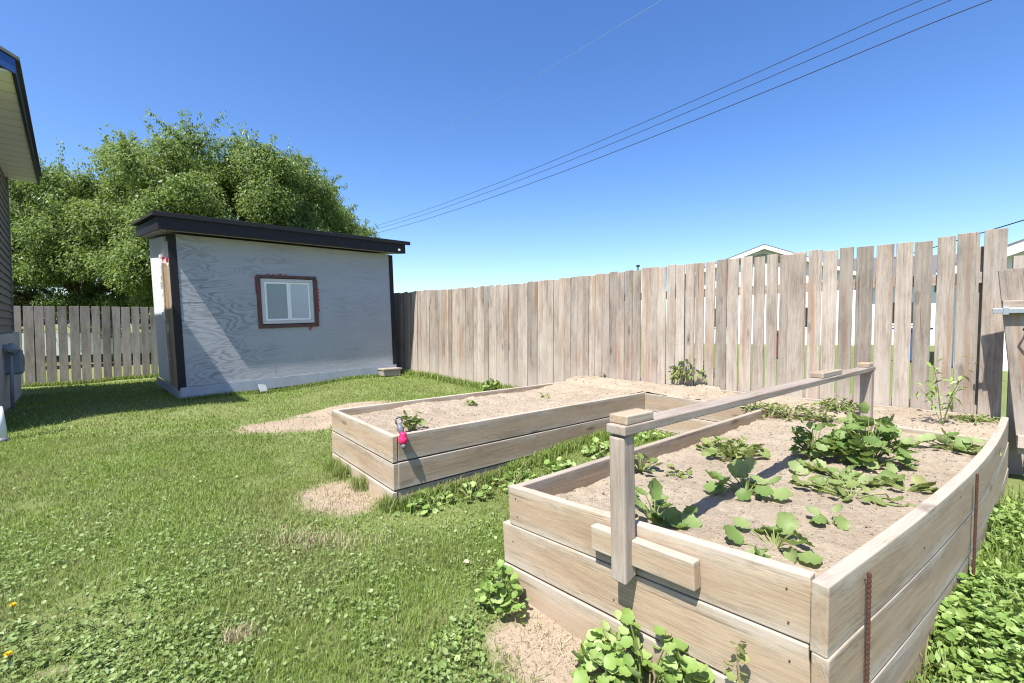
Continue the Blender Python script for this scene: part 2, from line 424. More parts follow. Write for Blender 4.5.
DIRT = []   # centre, radii, angle, strength
def dirt_spot(px, py, rx, ry, ang=0, s=1.0, z=0.0):
    p = at_z(px, py, z); DIRT.append((p[0], p[1], rx, ry, ang, s))
dirt_spot(300, 425, .62, .36, .75, 1.15, .03)
dirt_spot(345, 412, .7, .25, .75, 1.1, .05)
dirt_spot(345, 489, .30, .34, .6, 1.1, 0)
dirt_spot(560, 622, .22, .36, -.7, 1.25, -.04)
dirt_spot(575, 660, .22, .25, -.7, 1.1, -.05)
dirt_spot(895, 640, .12, .7, -.86, .95, 0)
dirt_spot(238, 632, .06, .05, 0, .7, 0)
dirt_spot(320, 535, .22, .10, .4, .35, 0)
dirt_spot(52, 668, .07, .035, .4, .6, 0)
def dirtf(x, y):
    x = np.asarray(x, float); y = np.asarray(y, float); m = np.zeros_like(x)
    for cx, cy, rx, ry, an, s in DIRT:
        c, sn = math.cos(an), math.sin(an); u = ((x - cx) * c + (y - cy) * sn) / rx; v = (-(x - cx) * sn + (y - cy) * c) / ry
        m = np.maximum(m, s * np.clip(1.25 * (1.35 - np.sqrt(u * u + v * v)), 0, 1))
    return m + (fbm(x * 4, y * 4, 11) - .47) * 1.0 * (m > .02)

def axis_coords(lo, hi, step, far):
    a = list(np.arange(lo, hi + step / 2, step)); s = step
    while a[-1] < far: s *= 1.35; a.append(a[-1] + s)
    s = step
    while a[0] > -far: s *= 1.35; a.insert(0, a[0] - s)
    return np.array(a)
gx = axis_coords(-9, 4.2, .06, 2500); gy = axis_coords(.4, 11, .06, 2500)
GX, GY = np.meshgrid(gx, gy); nx, ny = len(gx), len(gy)
GZ = gz(GX, GY); GD = dirtf(GX, GY)
idx = np.arange(nx * ny).reshape(ny, nx)
quads = np.stack([idx[:-1, :-1], idx[:-1, 1:], idx[1:, 1:], idx[1:, :-1]], -1).reshape(-1, 4)
me = make_mesh('ground', np.stack([GX, GY, GZ], -1).reshape(-1, 3), quads.ravel(), np.arange(len(quads)) * 4, np.full(len(quads), 4), {'dirt': GD.ravel()}, True)
tag(link('ground', me, M['ground']), 'lawn ground with bare dirt patches around the raised beds', None, None, 'structure')

# ------------------------------------------------------------------ leaf scattering
def tpl_round(n=9, lobes=0, lob=.0, cup=.12, crink=.0, notch=.25):
    V = [(0.0, 0, 0), (.48, 0, -cup)]; F = []
    for i in range(n + 1):
        a = -math.pi * (1 - notch * .35) + 2 * math.pi * (1 - notch * .35) * i / n
        r = .5 * (1 + lob * math.cos(lobes * a)) if lobes else .5
        V.append((.48 + r * math.cos(a), r * math.sin(a), cup * .4 + (crink if i % 2 else -crink)))
    for i in range(n): F.append((1, 2 + i, 3 + i))
    F.append((0, 2, 1)); F.append((0, 1, 2 + n))
    return np.array(V), F
def tpl_lance(fold=.12, wid=.36):
    V = [(0, 0, 0), (.5, -wid / 2, fold), (1, 0, -.08), (.5, wid / 2, fold), (.5, 0, 0)]
    return np.array(V), [(0, 1, 4), (1, 2, 4), (2, 3, 4), (3, 0, 4)]
def tpl_diamond(wid=.42):
    return np.array([(0, 0, 0), (.45, -wid / 2, .06), (1, 0, -.04), (.45, wid / 2, .06)]), [(0, 1, 2, 3)]

def place(tpl, pos, yaw, pitch, roll, size, rnd, base=None):
    """copies of one leaf as plain arrays"""
    T, F = tpl; N = len(pos); n = len(T)
    cy, sy = np.cos(yaw), np.sin(yaw); cpi, spi = np.cos(pitch), np.sin(pitch); cr, sr = np.cos(roll), np.sin(roll)
    P = T[None] * np.asarray(size)[:, None, None]
    X, Y, Z = P[..., 0], P[..., 1], P[..., 2]
    Y, Z = Y * cr[:, None] - Z * sr[:, None], Y * sr[:, None] + Z * cr[:, None]
    X, Z = X * cpi[:, None] - Z * spi[:, None], X * spi[:, None] + Z * cpi[:, None]
    X, Y = X * cy[:, None] - Y * sy[:, None], X * sy[:, None] + Y * cy[:, None]
    V = np.stack([X, Y, Z], -1) + np.asarray(pos)[:, None]
    lens = np.array([len(f) for f in F]); flat = np.concatenate([np.array(f) for f in F])
    loops = (flat[None] + (np.arange(N) * n)[:, None]).ravel(); tot = np.tile(lens, N)
    return V.reshape(-1, 3), loops, tot, np.repeat(rnd, n)
def join(parts):
    V, L, T, Rr = [], [], [], []; o = 0
    for v, l, t, r in parts:
        V.append(v); L.append(l + o); T.append(t); Rr.append(r); o += len(v)
    return np.concatenate(V), np.concatenate(L), np.concatenate(T), np.concatenate(Rr)
def leaf_obj(name, parts, mat, parent=None, smooth=False):
    V, L, T, Rr = join(parts)
    if parent is not None: V = V - root_loc(parent)
    st = np.concatenate([[0], np.cumsum(T)[:-1]])
    return link(name, make_mesh(name, V, L, st, T, {'rnd': Rr}, smooth or name == 'leaves'), mat, parent)

# bed outline in (a, b)
def in_beds(x, y, m=.0):
    a = A[0] * x + A[1] * y; b = B[0] * x + B[1] * y
    lft = (a > 2.86 - m) & (a < 4.12 + m) & (b > 1.38 - m)
    tr = np.clip((b - 1.37) / 3.5, 0, 1)
    rgt = (a > (.374 - .22 * tr - .068 * 4 * tr * (1 - tr)) - .03 - m) & (a < 1.61 + m) & (b > 1.31 - m)
    strip = (b > 4.42 - m) & (a > 0) & (a < 4.12)
    return ((lft | rgt | strip) & (b < bf(a))) | (b > bf(a) - .01)
SO = np.array([-4.72, 6.4]); SB = np.array([.714, .70]); SA = np.array([-.70, .714])
def in_shed(x, y):
    u = (x - SO[0]) * SB[0] + (y - SO[1]) * SB[1]; v = (x - SO[0]) * SA[0] + (y - SO[1]) * SA[1]
    return (u > -.02) & (u < 3.35) & (v > -.02) & (v < 2.45)
HN = at_z(16, 75, 3.68)[:2]; HF = at_z(40, 185, 3.68)[:2]; HA = (HF - HN) / np.linalg.norm(HF - HN); HB = np.array([HA[1], -HA[0]])
def in_house(x, y):
    return ((x - HN[0]) * HB[0] + (y - HN[1]) * HB[1] < -.3) & ((x - HN[0]) * HA[0] + (y - HN[1]) * HA[1] < 5.4) & ((x - HN[0]) * HA[0] + (y - HN[1]) * HA[1] > .42)

def lawn_points(n, ylo, yhi, mx=1.22, pad=1.7):
    y = rng.uniform(ylo, yhi, n); x = rng.uniform(-1, 1, n) * (mx * yhi + pad)
    k = np.abs(x) < mx * y + pad
    x, y = x[k], y[k]
    k = ~in_beds(x, y) & ~in_shed(x, y) & ~in_house(x, y)
    k &= (A[0] * x + A[1] * y < 14) & ((x + 10.7) * -.65 + (y - 10) * .76 < .0)   # our side of both fences
    return x[k], y[k]

# lawn grass: blades of two faces each
def blades(x, y, h, wd, rnd, lean=.6):
    n = len(x); z = gz(x, y) - .004; yaw = rng.uniform(0, 2 * np.pi, n); ln = rng.normal(.0, lean, n)
    dx, dy = np.cos(yaw), np.sin(yaw); px, py = -dy, dx
    bx = h * np.sin(ln) ; bz = h * np.cos(ln)
    c2 = rng.uniform(.3, .9, n)
    V = np.zeros((n, 5, 3))
    V[:, 0] = np.stack([x - px * wd / 2, y - py * wd / 2, z], -1); V[:, 1] = np.stack([x + px * wd / 2, y + py * wd / 2, z], -1)
    mxx, myy, mz = x + dx * bx * .5, y + dy * bx * .5, z + bz * .62
    V[:, 2] = np.stack([mxx + px * wd * .4, myy + py * wd * .4, mz], -1); V[:, 3] = np.stack([mxx - px * wd * .4, myy - py * wd * .4, mz], -1)
    V[:, 4] = np.stack([x + dx * (bx + h * .4 * c2), y + dy * (bx + h * .4 * c2), z + bz * .9], -1)
    L = (np.array([0, 1, 2, 3, 3, 2, 4])[None] + (np.arange(n) * 5)[:, None]).ravel(); T = np.tile([4, 3], n)
    return V.reshape(-1, 3), L, T, np.repeat(rnd, 5)
def keep_grass(x, y):
    d = dirtf(x, y)
    k = rng.uniform(0, 1, len(x)) > np.clip((d - .15) * 1.25, 0, .97)
    thin = fbm(x * 1.7, y * 1.7, 23)
    k &= rng.uniform(0, 1, len(x)) < np.clip((thin - .22) * 5, .35, 1)
    return k
gp = []
for n, lo, hi, h0, h1, w0 in ((420000, .5, 2.6, .016, .044, .003), (330000, 2.6, 4.6, .016, .042, .0042), (220000, 4.6, 8, .02, .045, .007), (130000, 8, 13, .03, .06, .013)):
    x, y = lawn_points(n, lo, hi); k = keep_grass(x, y); x, y = x[k], y[k]
    lush = fbm(x * 1.1, y * 1.1, 5)
    h = rng.uniform(h0, h1, len(x)) * (.7 + .8 * np.clip(lush, 0, 1))
    tone = np.clip(rng.beta(1.6, 2.6, len(x)) * .75 + (fbm(x * .9, y * .9, 41) - .45) * .7 + (rng.uniform(0, 1, len(x)) < .07) * .5, 0, 1)
    gp.append(blades(x, y, h, w0 * rng.uniform(.7, 1.3, len(x)), tone))
# taller tufts along the beds, shed, house and fences
def tufts(pts, n, spread, h0, h1, wd):
    pts = np.array(pts); i = rng.integers(0, len(pts), n); x = pts[i, 0] + rng.normal(0, spread, n); y = pts[i, 1] + rng.normal(0, spread, n)
    k = ~in_beds(x, y, .0) & ~in_shed(x, y); x, y = x[k], y[k]
    gp.append(blades(x, y, rng.uniform(h0, h1, len(x)), wd * rng.uniform(.7, 1.3, len(x)), rng.beta(1.6, 2.4, len(x)), .4))
line = lambda p, q, n: [tuple(np.array(p) + (np.array(q) - np.array(p)) * t) for t in np.linspace(0, 1, n)]
tufts(line(ab(2.82, 1.4), ab(2.82, 4.3), 60), 9000, .05, .05, .13, .006)
tufts([ab(3.35, 1.34), ab(3.9, 1.33), ab(2.9, 1.35), ab(3.7, 1.33)], 1400, .035, .06, .15, .004)
tufts(line(SO + SB * .0 - SA * .03, SO + SB * 3.3 - SA * .03, 60), 5000, .03, .04, .10, .008)
tufts(line(F0 + FD * 3.9 + FN * .06, F0 + FD * 9.5 + FN * .06, 60), 6000, .06, .05, .16, .010)
tufts(line((-10.7, 9.95), (-8, 12.2), 40), 3500, .05, .05, .14, .012)
yy = rng.uniform(.9, 3.9, 40000); xx = rng.uniform(.7, 6, 40000); k = ~in_beds(xx, yy) & (A[0] * xx + A[1] * yy < .6) & (A[0] * xx + A[1] * yy > -2.2)
gp.append(blades(xx[k], yy[k], rng.uniform(.06, .19, k.sum()), rng.uniform(.003, .006, k.sum()), rng.beta(1.6, 2.2, k.sum()), .5))
go = leaf_obj('lawn_grass', gp, M['grass'])
tag(go, 'short mown green grass covering the yard', 'grass', None, 'stuff')

# dry straw on the bare patches
def in_dirt_points(n, spots):
    xs, ys = [], []
    for i in spots:
        cx, cy, rx, ry, an, s = DIRT[i]; u = rng.normal(0, .5, n) * rx; v = rng.normal(0, .5, n) * ry
        xs.append(cx + u * math.cos(an) - v * math.sin(an)); ys.append(cy + u * math.sin(an) + v * math.cos(an))
    x, y = np.concatenate(xs), np.concatenate(ys); k = ~in_beds(x, y, .01); return x[k], y[k]
x, y = in_dirt_points(420, (0, 2, 2, 3, 6))
sp_ = [blades(x, y, rng.uniform(.03, .075, len(x)), .003 * np.ones(len(x)), rng.uniform(0, 1, len(x)), 1.3)]
x = at_z(318, 535, 0)[0] + rng.normal(0, .16, 600); y = at_z(318, 535, 0)[1] + rng.normal(0, .07, 600)
sp_.append(blades(x, y, rng.uniform(.04, .09, len(x)), .003 * np.ones(len(x)), rng.uniform(0, 1, len(x)), .7))
tag(leaf_obj('dry_straw_litter', sp_, M['dry']), 'pale dry straw lying on the bare patches beside the beds', 'straw', None, 'stuff')

# broadleaf weeds in the near lawn
ROUND = tpl_round(8, 0, 0, .10, .02, .3)
LOBED = tpl_round(15, 5, .07, .13, .035, .3)
SQUASH = tpl_round(18, 5, .09, .16, .045, .4)
LANCE = tpl_lance(); DIAM = tpl_diamond()
def weed_layer(x, y, smin, smax, hmin, hmax, tpl=ROUND):
    n = len(x); z = gz(x, y) + rng.uniform(hmin, hmax, n)
    return place(tpl, np.stack([x, y, z], -1), rng.uniform(0, 6.28, n), rng.normal(.0, .4, n), rng.normal(0, .4, n), rng.uniform(smin, smax, n), rng.beta(2, 2.2, n))
x, y = lawn_points(330000, 1.1, 3.2)
sel = (x < .6) & (dirtf(x, y) < .3) & (rng.uniform(0, 1, len(x)) < np.clip((2.95 - y) / 1.2, 0, 1) * np.clip((fbm(x * 2.6, y * 2.6, 77) - .33) * 4.5, .05, 1) * .45)
xs_, ys_ = x[sel], y[sel]
wp = [weed_layer(xs_[::2], ys_[::2], .006, .020, .006, .036, LOBED), weed_layer(xs_[1::2], ys_[1::2], .012, .028, .004, .034, DIAM), weed_layer(xs_[::3] + .008, ys_[::3], .01, .024, .004, .036, DIAM)]
x, y = lawn_points(60000, 1.3, 5.2)
sel = (dirtf(x, y) < .3) & (fbm(x * 2.1, y * 2.1, 90) > .56) & (rng.uniform(0, 1, len(x)) < .3)
wp.append(weed_layer(x[sel], y[sel], .008, .02, .012, .04))
tag(leaf_obj('lawn_weeds', wp, M['clover']), 'low broad-leaved weeds growing through the near lawn', 'weeds', None, 'stuff')

# dense broad weeds right of the right bed
def right_weeds():
    y = rng.uniform(.9, 3.9, 150000); x = rng.uniform(.7, 6.0, 150000)
    a = A[0] * x + A[1] * y; b = B[0] * x + B[1] * y
    k = ~in_beds(x, y, .0) & (a < .6) & (b < bf(a) - .03) & (x < 1.25 * y + .8) & (a > -2.2)
    x, y = x[k], y[k]; a = a[k]
    dn = fbm(x * 2.3, y * 2.3, 55)
    k = (rng.uniform(0, 1, len(x)) < np.clip((dn - .27) * 4, .12, 1)) & (dirtf(x, y) < .55)
    return x[k], y[k], dn[k]
x, y, dn = right_weeds()
hh = np.clip((dn - .3) * .45, .02, .16)
n = len(x); z = gz(x, y) + rng.uniform(.0, 1, n) ** .6 * hh + .01
rw = [place(LOBED, np.stack([x, y, z], -1), rng.uniform(0, 6.28, n), rng.normal(.1, .4, n), rng.normal(0, .4, n), rng.uniform(.011, .034, n), rng.beta(1.6, 2.0, n))]
x2 = x[::3] + rng.normal(0, .03, len(x[::3])); y2 = y[::3] + rng.normal(0, .03, len(x2))
rw.append(place(DIAM, np.stack([x2, y2, gz(x2, y2) + rng.uniform(.0, .12, len(x2))], -1), rng.uniform(0, 6.28, len(x2)), rng.normal(.5, .4, len(x2)), rng.normal(0, .4, len(x2)), rng.uniform(.02, .05, len(x2)), rng.beta(2, 2.2, len(x2))))
tag(leaf_obj('broad_weeds', rw, M['mallow']), 'dense bright green broad-leaved weeds beside the right raised bed', 'weeds', None, 'stuff')

# ------------------------------------------------------------------ raised beds
def board(root, p0, p1, z0, z1, h, mat='bed', t=.038, jit=.004, name='board', label=None):
    """board between plan points, top edge from z0 to z1"""
    m = MB()
    m.plank((*p0, z0 - h / 2), (*p1, z1 - h / 2), (0, 0, 1), h, t, 8, jit)
    o = m.build(name, M[mat], root, .004)
    if label: o['label'] = label
    return o
# left bed: corner (a=2.88, b=1.40)
lb = thing('raised_bed', (*ab(3.5, 2.5), 0), 'long raised bed of three stacked boards with nearly bare soil, nearer the shed', 'raised bed')
for k, (zt, h) in enumerate(((.435, .19), (.240, .19), (.043, .16))):
    d = (.0, .006, -.004)[k]
    h -= .005; board(lb, ab(2.86, 1.385 + d), ab(4.115, 1.40), zt, zt + .003, h)                   # short end
    board(lb, ab(2.88 - d, 1.408), ab(2.88, 4.45), zt + .002, zt + .004, h)             # long near side
    board(lb, ab(4.10, 1.422), ab(4.10, 4.70), zt + .002, zt + .008, h)                 # long far side
for b_ in (1.47, 2.9, 4.35): m = MB(); m.box((*ab(2.935, b_), .19), (.06, .05, .44), math.atan2(B[1], B[0])); m.build('stake', M['bed'], lb)
# back strip along the fence
stb = thing('raised_bed', (*ab(2.2, 4.7), 0), 'narrow raised strip bed running along the fence behind the two long beds', 'raised bed')
for zt, h in ((.43, .19), (.235, .19), (.04, .15)):
    board(stb, ab(2.862, 4.44), ab(1.645, 4.44), zt, zt, h)
board(stb, F0 + FD * 3.55 + FN * .05, F0 + FD * .12 + FN * .05, .50, .50, .14)
# right bed
rb = thing('raised_bed', (*ab(.95, 2.7), 0), 'near raised bed of thick stacked boards planted with squash', 'raised bed')
NL = np.array([0.0, 2.08]); NR = np.array([.775, 1.145])
for k, (zl, zr, h) in enumerate(((.452, .556, .182), (.270, .375, .19), (.078, .182, .24))):
    e = (NL - NR) / np.linalg.norm(NL - NR); h -= .006
    d = (0, .035, .02)[k]
    board(rb, NL + e * d - B * (.004 * k), NR - B * (.004 * k) - e * .0125, zl, zr, h)
    if k == 1:
        board(rb, NL + B * .022 + e * .03, ab(1.61, 4.46), zl, .24, h)
    else:
        board(rb, NL + B * .022 - e * .021, ab(1.61, 4.46), zl, (.437, .24, .045)[k], h)
# bowed right side
RN, RF = NR - e * .035, np.array([3.64, 3.30])
nrm = np.array([RF[1] - RN[1], -(RF[0] - RN[0])]); nrm /= np.linalg.norm(nrm)
for k, (z0, z1, h, bw, st) in enumerate(((.560, .520, .182, .068, -.03), (.375, .335, .185, .060, -.03), (.187, .147, .25, .05, -.02))):
    pts = []
    for i in range(25):
        q = i / 24; c = RN + (RF - RN) * (q + st * 0) + nrm * (bw * 4 * q * (1 - q) * (1 - .25 * q) + .004 * k)
        pts.append((*c, z0 + (z1 - z0) * q + .004 * math.sin(7 * q + k)))
    pts[0] = tuple(np.array(pts[0]) - np.array([*((RF - RN) / np.linalg.norm(RF - RN)), 0]) * .045)
    m = MB(); m.path(pts, h, .04, .35 + .2 * k); m.build('board', M['bed'], rb, .004)
board(rb, ab(1.58, 4.44), ab(.135, 4.44), .432, .425, .13, name='divider')
m = MB(); q0 = NL + B * .07 - e * .055; m.box((*q0, .21), (.06, .06, .42), math.atan2(B[1], B[0])); m.build('stake', M['bed'], rb)
for q in (.03, .09): m = MB(); m.disc((*(RN - B * .03 + nrm * .0), .535 - q), (*-B, 0), .004, .004, 8); m.build('nail', M['steel'], rb)
for k, (q, dz) in enumerate(((.04, .05), (.05, .13), (.5, .06), (.96, .05), (.965, .14), (.03, .25), (.97, .24), (.5, .30), (.52, .22))):
    c = NL + (NR - NL) * q - B * (.0205 + (.004 if dz > .19 else 0)); m = MB(); m.disc((*c, .452 + .104 * q - dz), (*B, 0), .0026, .003, 8); m.build('nail', M['rust'], rb)
for k in range(7):
    q = .05 + .15 * k; c = RN + (RF - RN) * q + nrm * (.068 * 4 * q * (1 - q) * (1 - .25 * q) + .0215); m = MB(); m.disc((*c, .56 - .04 * q - .05 - .06 * (k % 2)), (*nrm, 0), .0026, .003, 8); m.build('nail', M['rust'], rb)
# soil
sa = np.arange(.02, 4.095, .022); sb = np.arange(1.42, 5.045, .022)
SAg, SBg = np.meshgrid(sa, sb)
trr = np.clip((SBg - 1.37) / 3.5, 0, 1)
rlim = .374 - .22 * trr - .068 * 4 * trr * (1 - trr)
SX = A[0] * SAg + B[0] * SBg; SY = A[1] * SAg + B[1] * SBg
base = np.where(SAg > 2.2, .388, .352 + .05 * np.clip((1.0 - SAg) / .8, 0, 1))
base = np.where(SBg > 4.44, .415, base) + .04 * np.clip((SBg - 3.9) / .8, 0, 1) * (SAg > 2.2) + .03 * np.clip((SBg - 3.2) / 1.5, 0, 1) + .05 * np.clip((SBg - 4.44) / .5, 0, 1)
SZ = base + (fbm(SX * 2.2, SY * 2.2, 61) - .47) * .07 + (fbm(SX * 9, SY * 9, 67) - .47) * .035 + (vnoise(SX * 38, SY * 38, 71) - .5) * .012
def soil_z(x, y):
    a = A[0] * x + A[1] * y; b = B[0] * x + B[1] * y
    i = int(np.clip(round((a - sa[0]) / .022), 0, len(sa) - 1)); j = int(np.clip(round((b - sb[0]) / .022), 0, len(sb) - 1))
    return float(SZ[j, i])
ok = (SBg < bf(SAg) - .03) & ~((SAg > 1.60) & (SAg < 2.89) & (SBg < 4.43)) & (SAg > rlim + .0)
idx = np.arange(SAg.size).reshape(SAg.shape)
quads = np.stack([idx[:-1, :-1], idx[1:, :-1], idx[1:, 1:], idx[:-1, 1:]], -1)
kk = ok[:-1, :-1] & ok[1:, :-1] & ok[1:, 1:] & ok[:-1, 1:]
quads = quads[kk].reshape(-1, 4)
me = make_mesh('garden_soil', np.stack([SX, SY, SZ], -1).reshape(-1, 3), quads.ravel(), np.arange(len(quads)) * 4, np.full(len(quads), 4), None, True)
tag(link('garden_soil', me, M['soil']), 'pale dry soil filling the raised beds', None, None, 'structure')
# clods and crumbs on the soil and bare ground
def clods(x, y, z, s):
    T = np.array([(1, 0, -.2), (-.3, .9, -.2), (-.7, -.7, -.1), (.1, .1, .8), (.6, -.6, .3)]) * .5
    F = [(0, 1, 3), (1, 2, 3), (2, 4, 3), (4, 0, 3), (0, 4, 2), (0, 2, 1)]
    n = len(x); return place((T, F), np.stack([x, y, z], -1), rng.uniform(0, 6.28, n), rng.uniform(-.6, .6, n), rng.uniform(-.6, .6, n), s, rng.uniform(0, 1, n))
kidx = np.argwhere(ok); kidx = kidx[rng.integers(0, len(kidx), 9000)]
cxs, cys, czs = SX[kidx[:, 0], kidx[:, 1]], SY[kidx[:, 0], kidx[:, 1]], SZ[kidx[:, 0], kidx[:, 1]]
cl = [clods(cxs + rng.uniform(-.01, .01, 9000), cys + rng.uniform(-.01, .01, 9000), czs, .006 + .045 * rng.beta(1, 9, 9000))]
x, y = in_dirt_points(260, (0, 1, 2, 3, 3, 4)); cl.append(clods(x, y, gz(x, y), .006 + .02 * rng.beta(1, 5, len(x))))
tag(leaf_obj('soil_crumbs', cl, M['soil']), 'small dry clods scattered over the soil', 'clods', None, 'stuff')

# ------------------------------------------------------------------ rail on posts over the right bed
P0 = np.array([.372, 1.515]); P1 = ab(.854, 4.36)
rl = thing('crossbar_frame', (*P0, .3), 'weathered timber crossbar on two posts spanning the near raised bed', 'crossbar')
yawB = math.atan2(P1[1] - P0[1], P1[0] - P0[0])
RD = (P1 - P0) / np.linalg.norm(P1 - P0)
m = MB(); m.plank((*(P0 + np.array([.012, .0])), .335), (*P0, .832), (*RD, 0), .062, .062, 6, .008, endskew=.008); m.build('post', M['rail'], rl, .006)
zT0, zT1 = .832, .845
m = MB(); m.plank((*(P1 + A * .0), .30), (*P1, zT1), (*RD, 0), .07, .075, 4, .004); m.build('post', M['rail'], rl, .006)
m = MB(); m.plank((*(P0 - RD * .035), zT0 + .017), (*(P1 + RD * .06), zT1 + .017), (*A, 0), .078, .032, 10, .008); m.build('rail', M['rail'], rl, .004)
for s0, s1, lift in ((-.015, .14, 0), (1.95, 2.32, 0), (2.98, 3.12, 0)):
    L_ = np.linalg.norm(P1 - P0)
    za = zT0 + (zT1 - zT0) * s0 / L_ + .033 + .0165; zb = zT0 + (zT1 - zT0) * s1 / L_ + .033 + .0165
    m = MB(); m.plank((*(P0 + RD * s0 + A * .004), za), (*(P0 + RD * s1 + A * .004), zb), (*A, 0), .074, .031, 2, .006); m.build('block', M['bed'], rl, .004)
# cleat on the face of the bed
fz = lambda q: .452 + (.556 - .452) * q
ec = -e
c0 = NL + ec * .53 - B * .042; c1 = NL + ec * .93 - B * .042
m = MB(); m.plank((*c0, .418), (*c1, .442), (0, 0, 1), .088, .04, 3, .004); m.build('cleat', M['bed'], rl, .004)

# rebar stakes
def rebar(p, z0, z1, lean, label):
    t = thing('rebar_stake', (*p, z0), label, 'stake', 'rusty stakes beside the near bed')
    m = MB(); m.tube([(p[0], p[1], z0), (p[0] + lean[0], p[1] + lean[1], z1)], .0052, 8)
    m.build('rod', M['rust'], t)
    m = MB(); k = int((z1 - z0) / .014)
    for i in range(k):
        q = (i + .5) / k; c = np.array([p[0] + lean[0] * q, p[1] + lean[1] * q, z0 + (z1 - z0) * q]); m.disc(c, (.12, .1, 1), .0062, .005, 8)
    m.build('rib', M['rust'], t); return t
def side_pt(q, off, bw=.068):
    c = RN + (RF - RN) * q + nrm * (bw * 4 * q * (1 - q) * (1 - .25 * q) + off); return c
rebar(side_pt(.048, .036), -.1, .535, (-.004, .0), 'rusty ribbed steel stake by the nearest corner of the right bed')
rebar(side_pt(.42, .036), -.05, .545, (.0, .0), 'rusty steel stake halfway along the outer side of the right bed')

# pink and grey tool on the left bed's corner
pc = ab(2.84, 1.43, .42)
hn = thing('hand_tool', pc, 'small pink and grey tool hooked over the corner of the left bed', 'tool')
f_ = np.array([*-A, 0]); up_ = np.array([0, 0, 1.0])
m = MB(); m.tube([pc - f_ * .05 + up_ * .09, pc - f_ * .03 + up_ * .06, pc + up_ * .03], [.016, .022, .016], 12); m.build('clip', M['greyplastic'], hn, 0, True)
m = MB()
prof = [(-.045, .012), (-.035, .026), (-.015, .034), (.005, .03), (.018, .022), (.03, .026), (.042, .016)]
m.tube([pc + f_ * .012 + up_ * z for z, r_ in prof], [r_ for z, r_ in prof], 16); m.build('handle', M['pink'], hn, 0, True)
m = MB(); m.tube([pc + f_ * .018 + up_ * -.04, pc + f_ * .024 - up_ * .072], [.02, .014], 12); m.build('tip', M['greyplastic'], hn, 0, True)
m = MB(); ring = [pc - f_ * .05 + up_ * (.11 + .026 * math.sin(t)) + np.array([*B, 0]) * .024 * math.cos(t) for t in np.linspace(0, 2 * math.pi, 15)]
m.tube(ring, .007, 6, False); m.build('loop', M['greyplastic'], hn, 0, True)

# ------------------------------------------------------------------ fences
def picket_fence(root, p0, direction, t0, t1, ztop, zbot_f, pitch_f, width_f, mat, thick=.018, rails=(.45, 1.5), postgap=2.4, facing=None, topjit=.012, clumped=None):
    nrm2 = facing; m = MB(); t = t0
    while t < t1:
        wd = width_f(t) * random.uniform(.9, 1.1)
        p = np.array(p0) + direction * (t + wd / 2); zt = ztop(t) + random.uniform(-topjit, topjit); zb = zbot_f(p)
        ln = random.uniform(-.006, .006)
        q = p + nrm2 * random.uniform(0, .018)
        m.plank((*q, zb), (*(q + direction * ln), zt), (*direction, 0), wd, thick, 5, .015, random.uniform(-.006, .006))
        t += wd + pitch_f(t) * random.uniform(.5, 1.5)
    m.build('picket_panel', mat, root, .003)
    for zr in rails:
        a_ = np.array(p0) + direction * t0 - nrm2 * .034; b_ = np.array(p0) + direction * t1 - nrm2 * .034
        mm = MB(); mm.plank((*a_, ztop(t0) - 1.85 + zr), (*b_, ztop(t1) - 1.85 + zr), (0, 0, 1), .088, .038, 10, .01); mm.build('rail', mat, root)
    t = t0 + .1
    while t < t1:
        p = np.array(p0) + direction * t - nrm2 * .1; mm = MB(); mm.plank((*p, zbot_f(p) - .1), (*p, ztop(t) - .1), (*direction, 0), .09, .09, 2, .004); mm.build('post', mat, root); t += postgap
fr = thing('board_fence', (*F0, .1), 'tall sun-bleached vertical board fence running behind the raised beds', 'fence')
gapf = lambda t: float(np.interp(t, [0, 1.0, 2.0, 3.0, 3.7, 14], [.019, .019, .012, .005, .002, .0015]))
widf = lambda t: float(np.interp(t, [0, 1.5, 3, 5, 14], [.114, .108, .106, .096, .096]))
ztf = lambda t: 1.89 - .005 * t + .02 * math.sin(t * .9) + float(np.interp(t, [0, .25, .4], [.035, .02, 0]))
picket_fence(fr, F0, FD, .05, 14.3, ztf, lambda p: g1(*p) + .02, gapf, widf, M['fence'], facing=FN)
p = F0 - FD * .03 + FN * -.05; m = MB(); m.plank((*p, .0), (*p, 1.72), (*FD, 0), .09, .09, 2, .004); m.build('post', M['fence'], fr)
m = MB()
for t in (1.42, ):
    p = F0 + FD * t + FN * .028; m.plank((*p, .25), (*p, 1.885), (*FD, 0), .14, .018, 5, .01)
m.build('cover_board', M['fence'], fr, .003)
Q0 = np.array([-10.9, 9.83])
fl = thing('board_fence', (*Q0, -.15), 'old dark grey board fence between the house and the shed, under the trees', 'fence')
picket_fence(fl, Q0, B, -2.2, 6.6, lambda t: 1.62 + .012 * t, lambda p: g1(*p) + .04, lambda t: .028, lambda t: .15, M['fence_old'], facing=-A, topjit=.008)

# gate at the right edge
G0 = at_y(997, 268, 3.27)[:2]
gd = np.array([.80, -.60]); gn = np.array([-.60, -.80])
gt = thing('garden_gate', (*G0, .3), 'leaning weathered board gate with metal latch at the fence end', 'gate')
tilt = np.array([.13, -.06])
for k, (o_, z0, z1, wd) in enumerate(((.07, .28, 1.60, .13), (.225, .28, 1.585, .14), (.385, .28, 1.58, .14))):
    p = G0 + gd * o_; m = MB(); m.plank((*(p + tilt), z0), (*p, z1), (*gd, 0), wd, .02, 4, .01); m.build('board', M['fence'], gt, .003)
for zr in (.37, 1.33):
    a_ = G0 + gn * .03 + tilt * (1.6 - zr) / 1.3
    m = MB(); m.plank((*(a_ + gd * .0), zr), (*(a_ + gd * .5), zr - .005), (0, 0, 1), .09, .035, 3, .006); m.build('crosspiece', M['fence'], gt, .003)
a_ = G0 + gn * .055 + tilt * .2
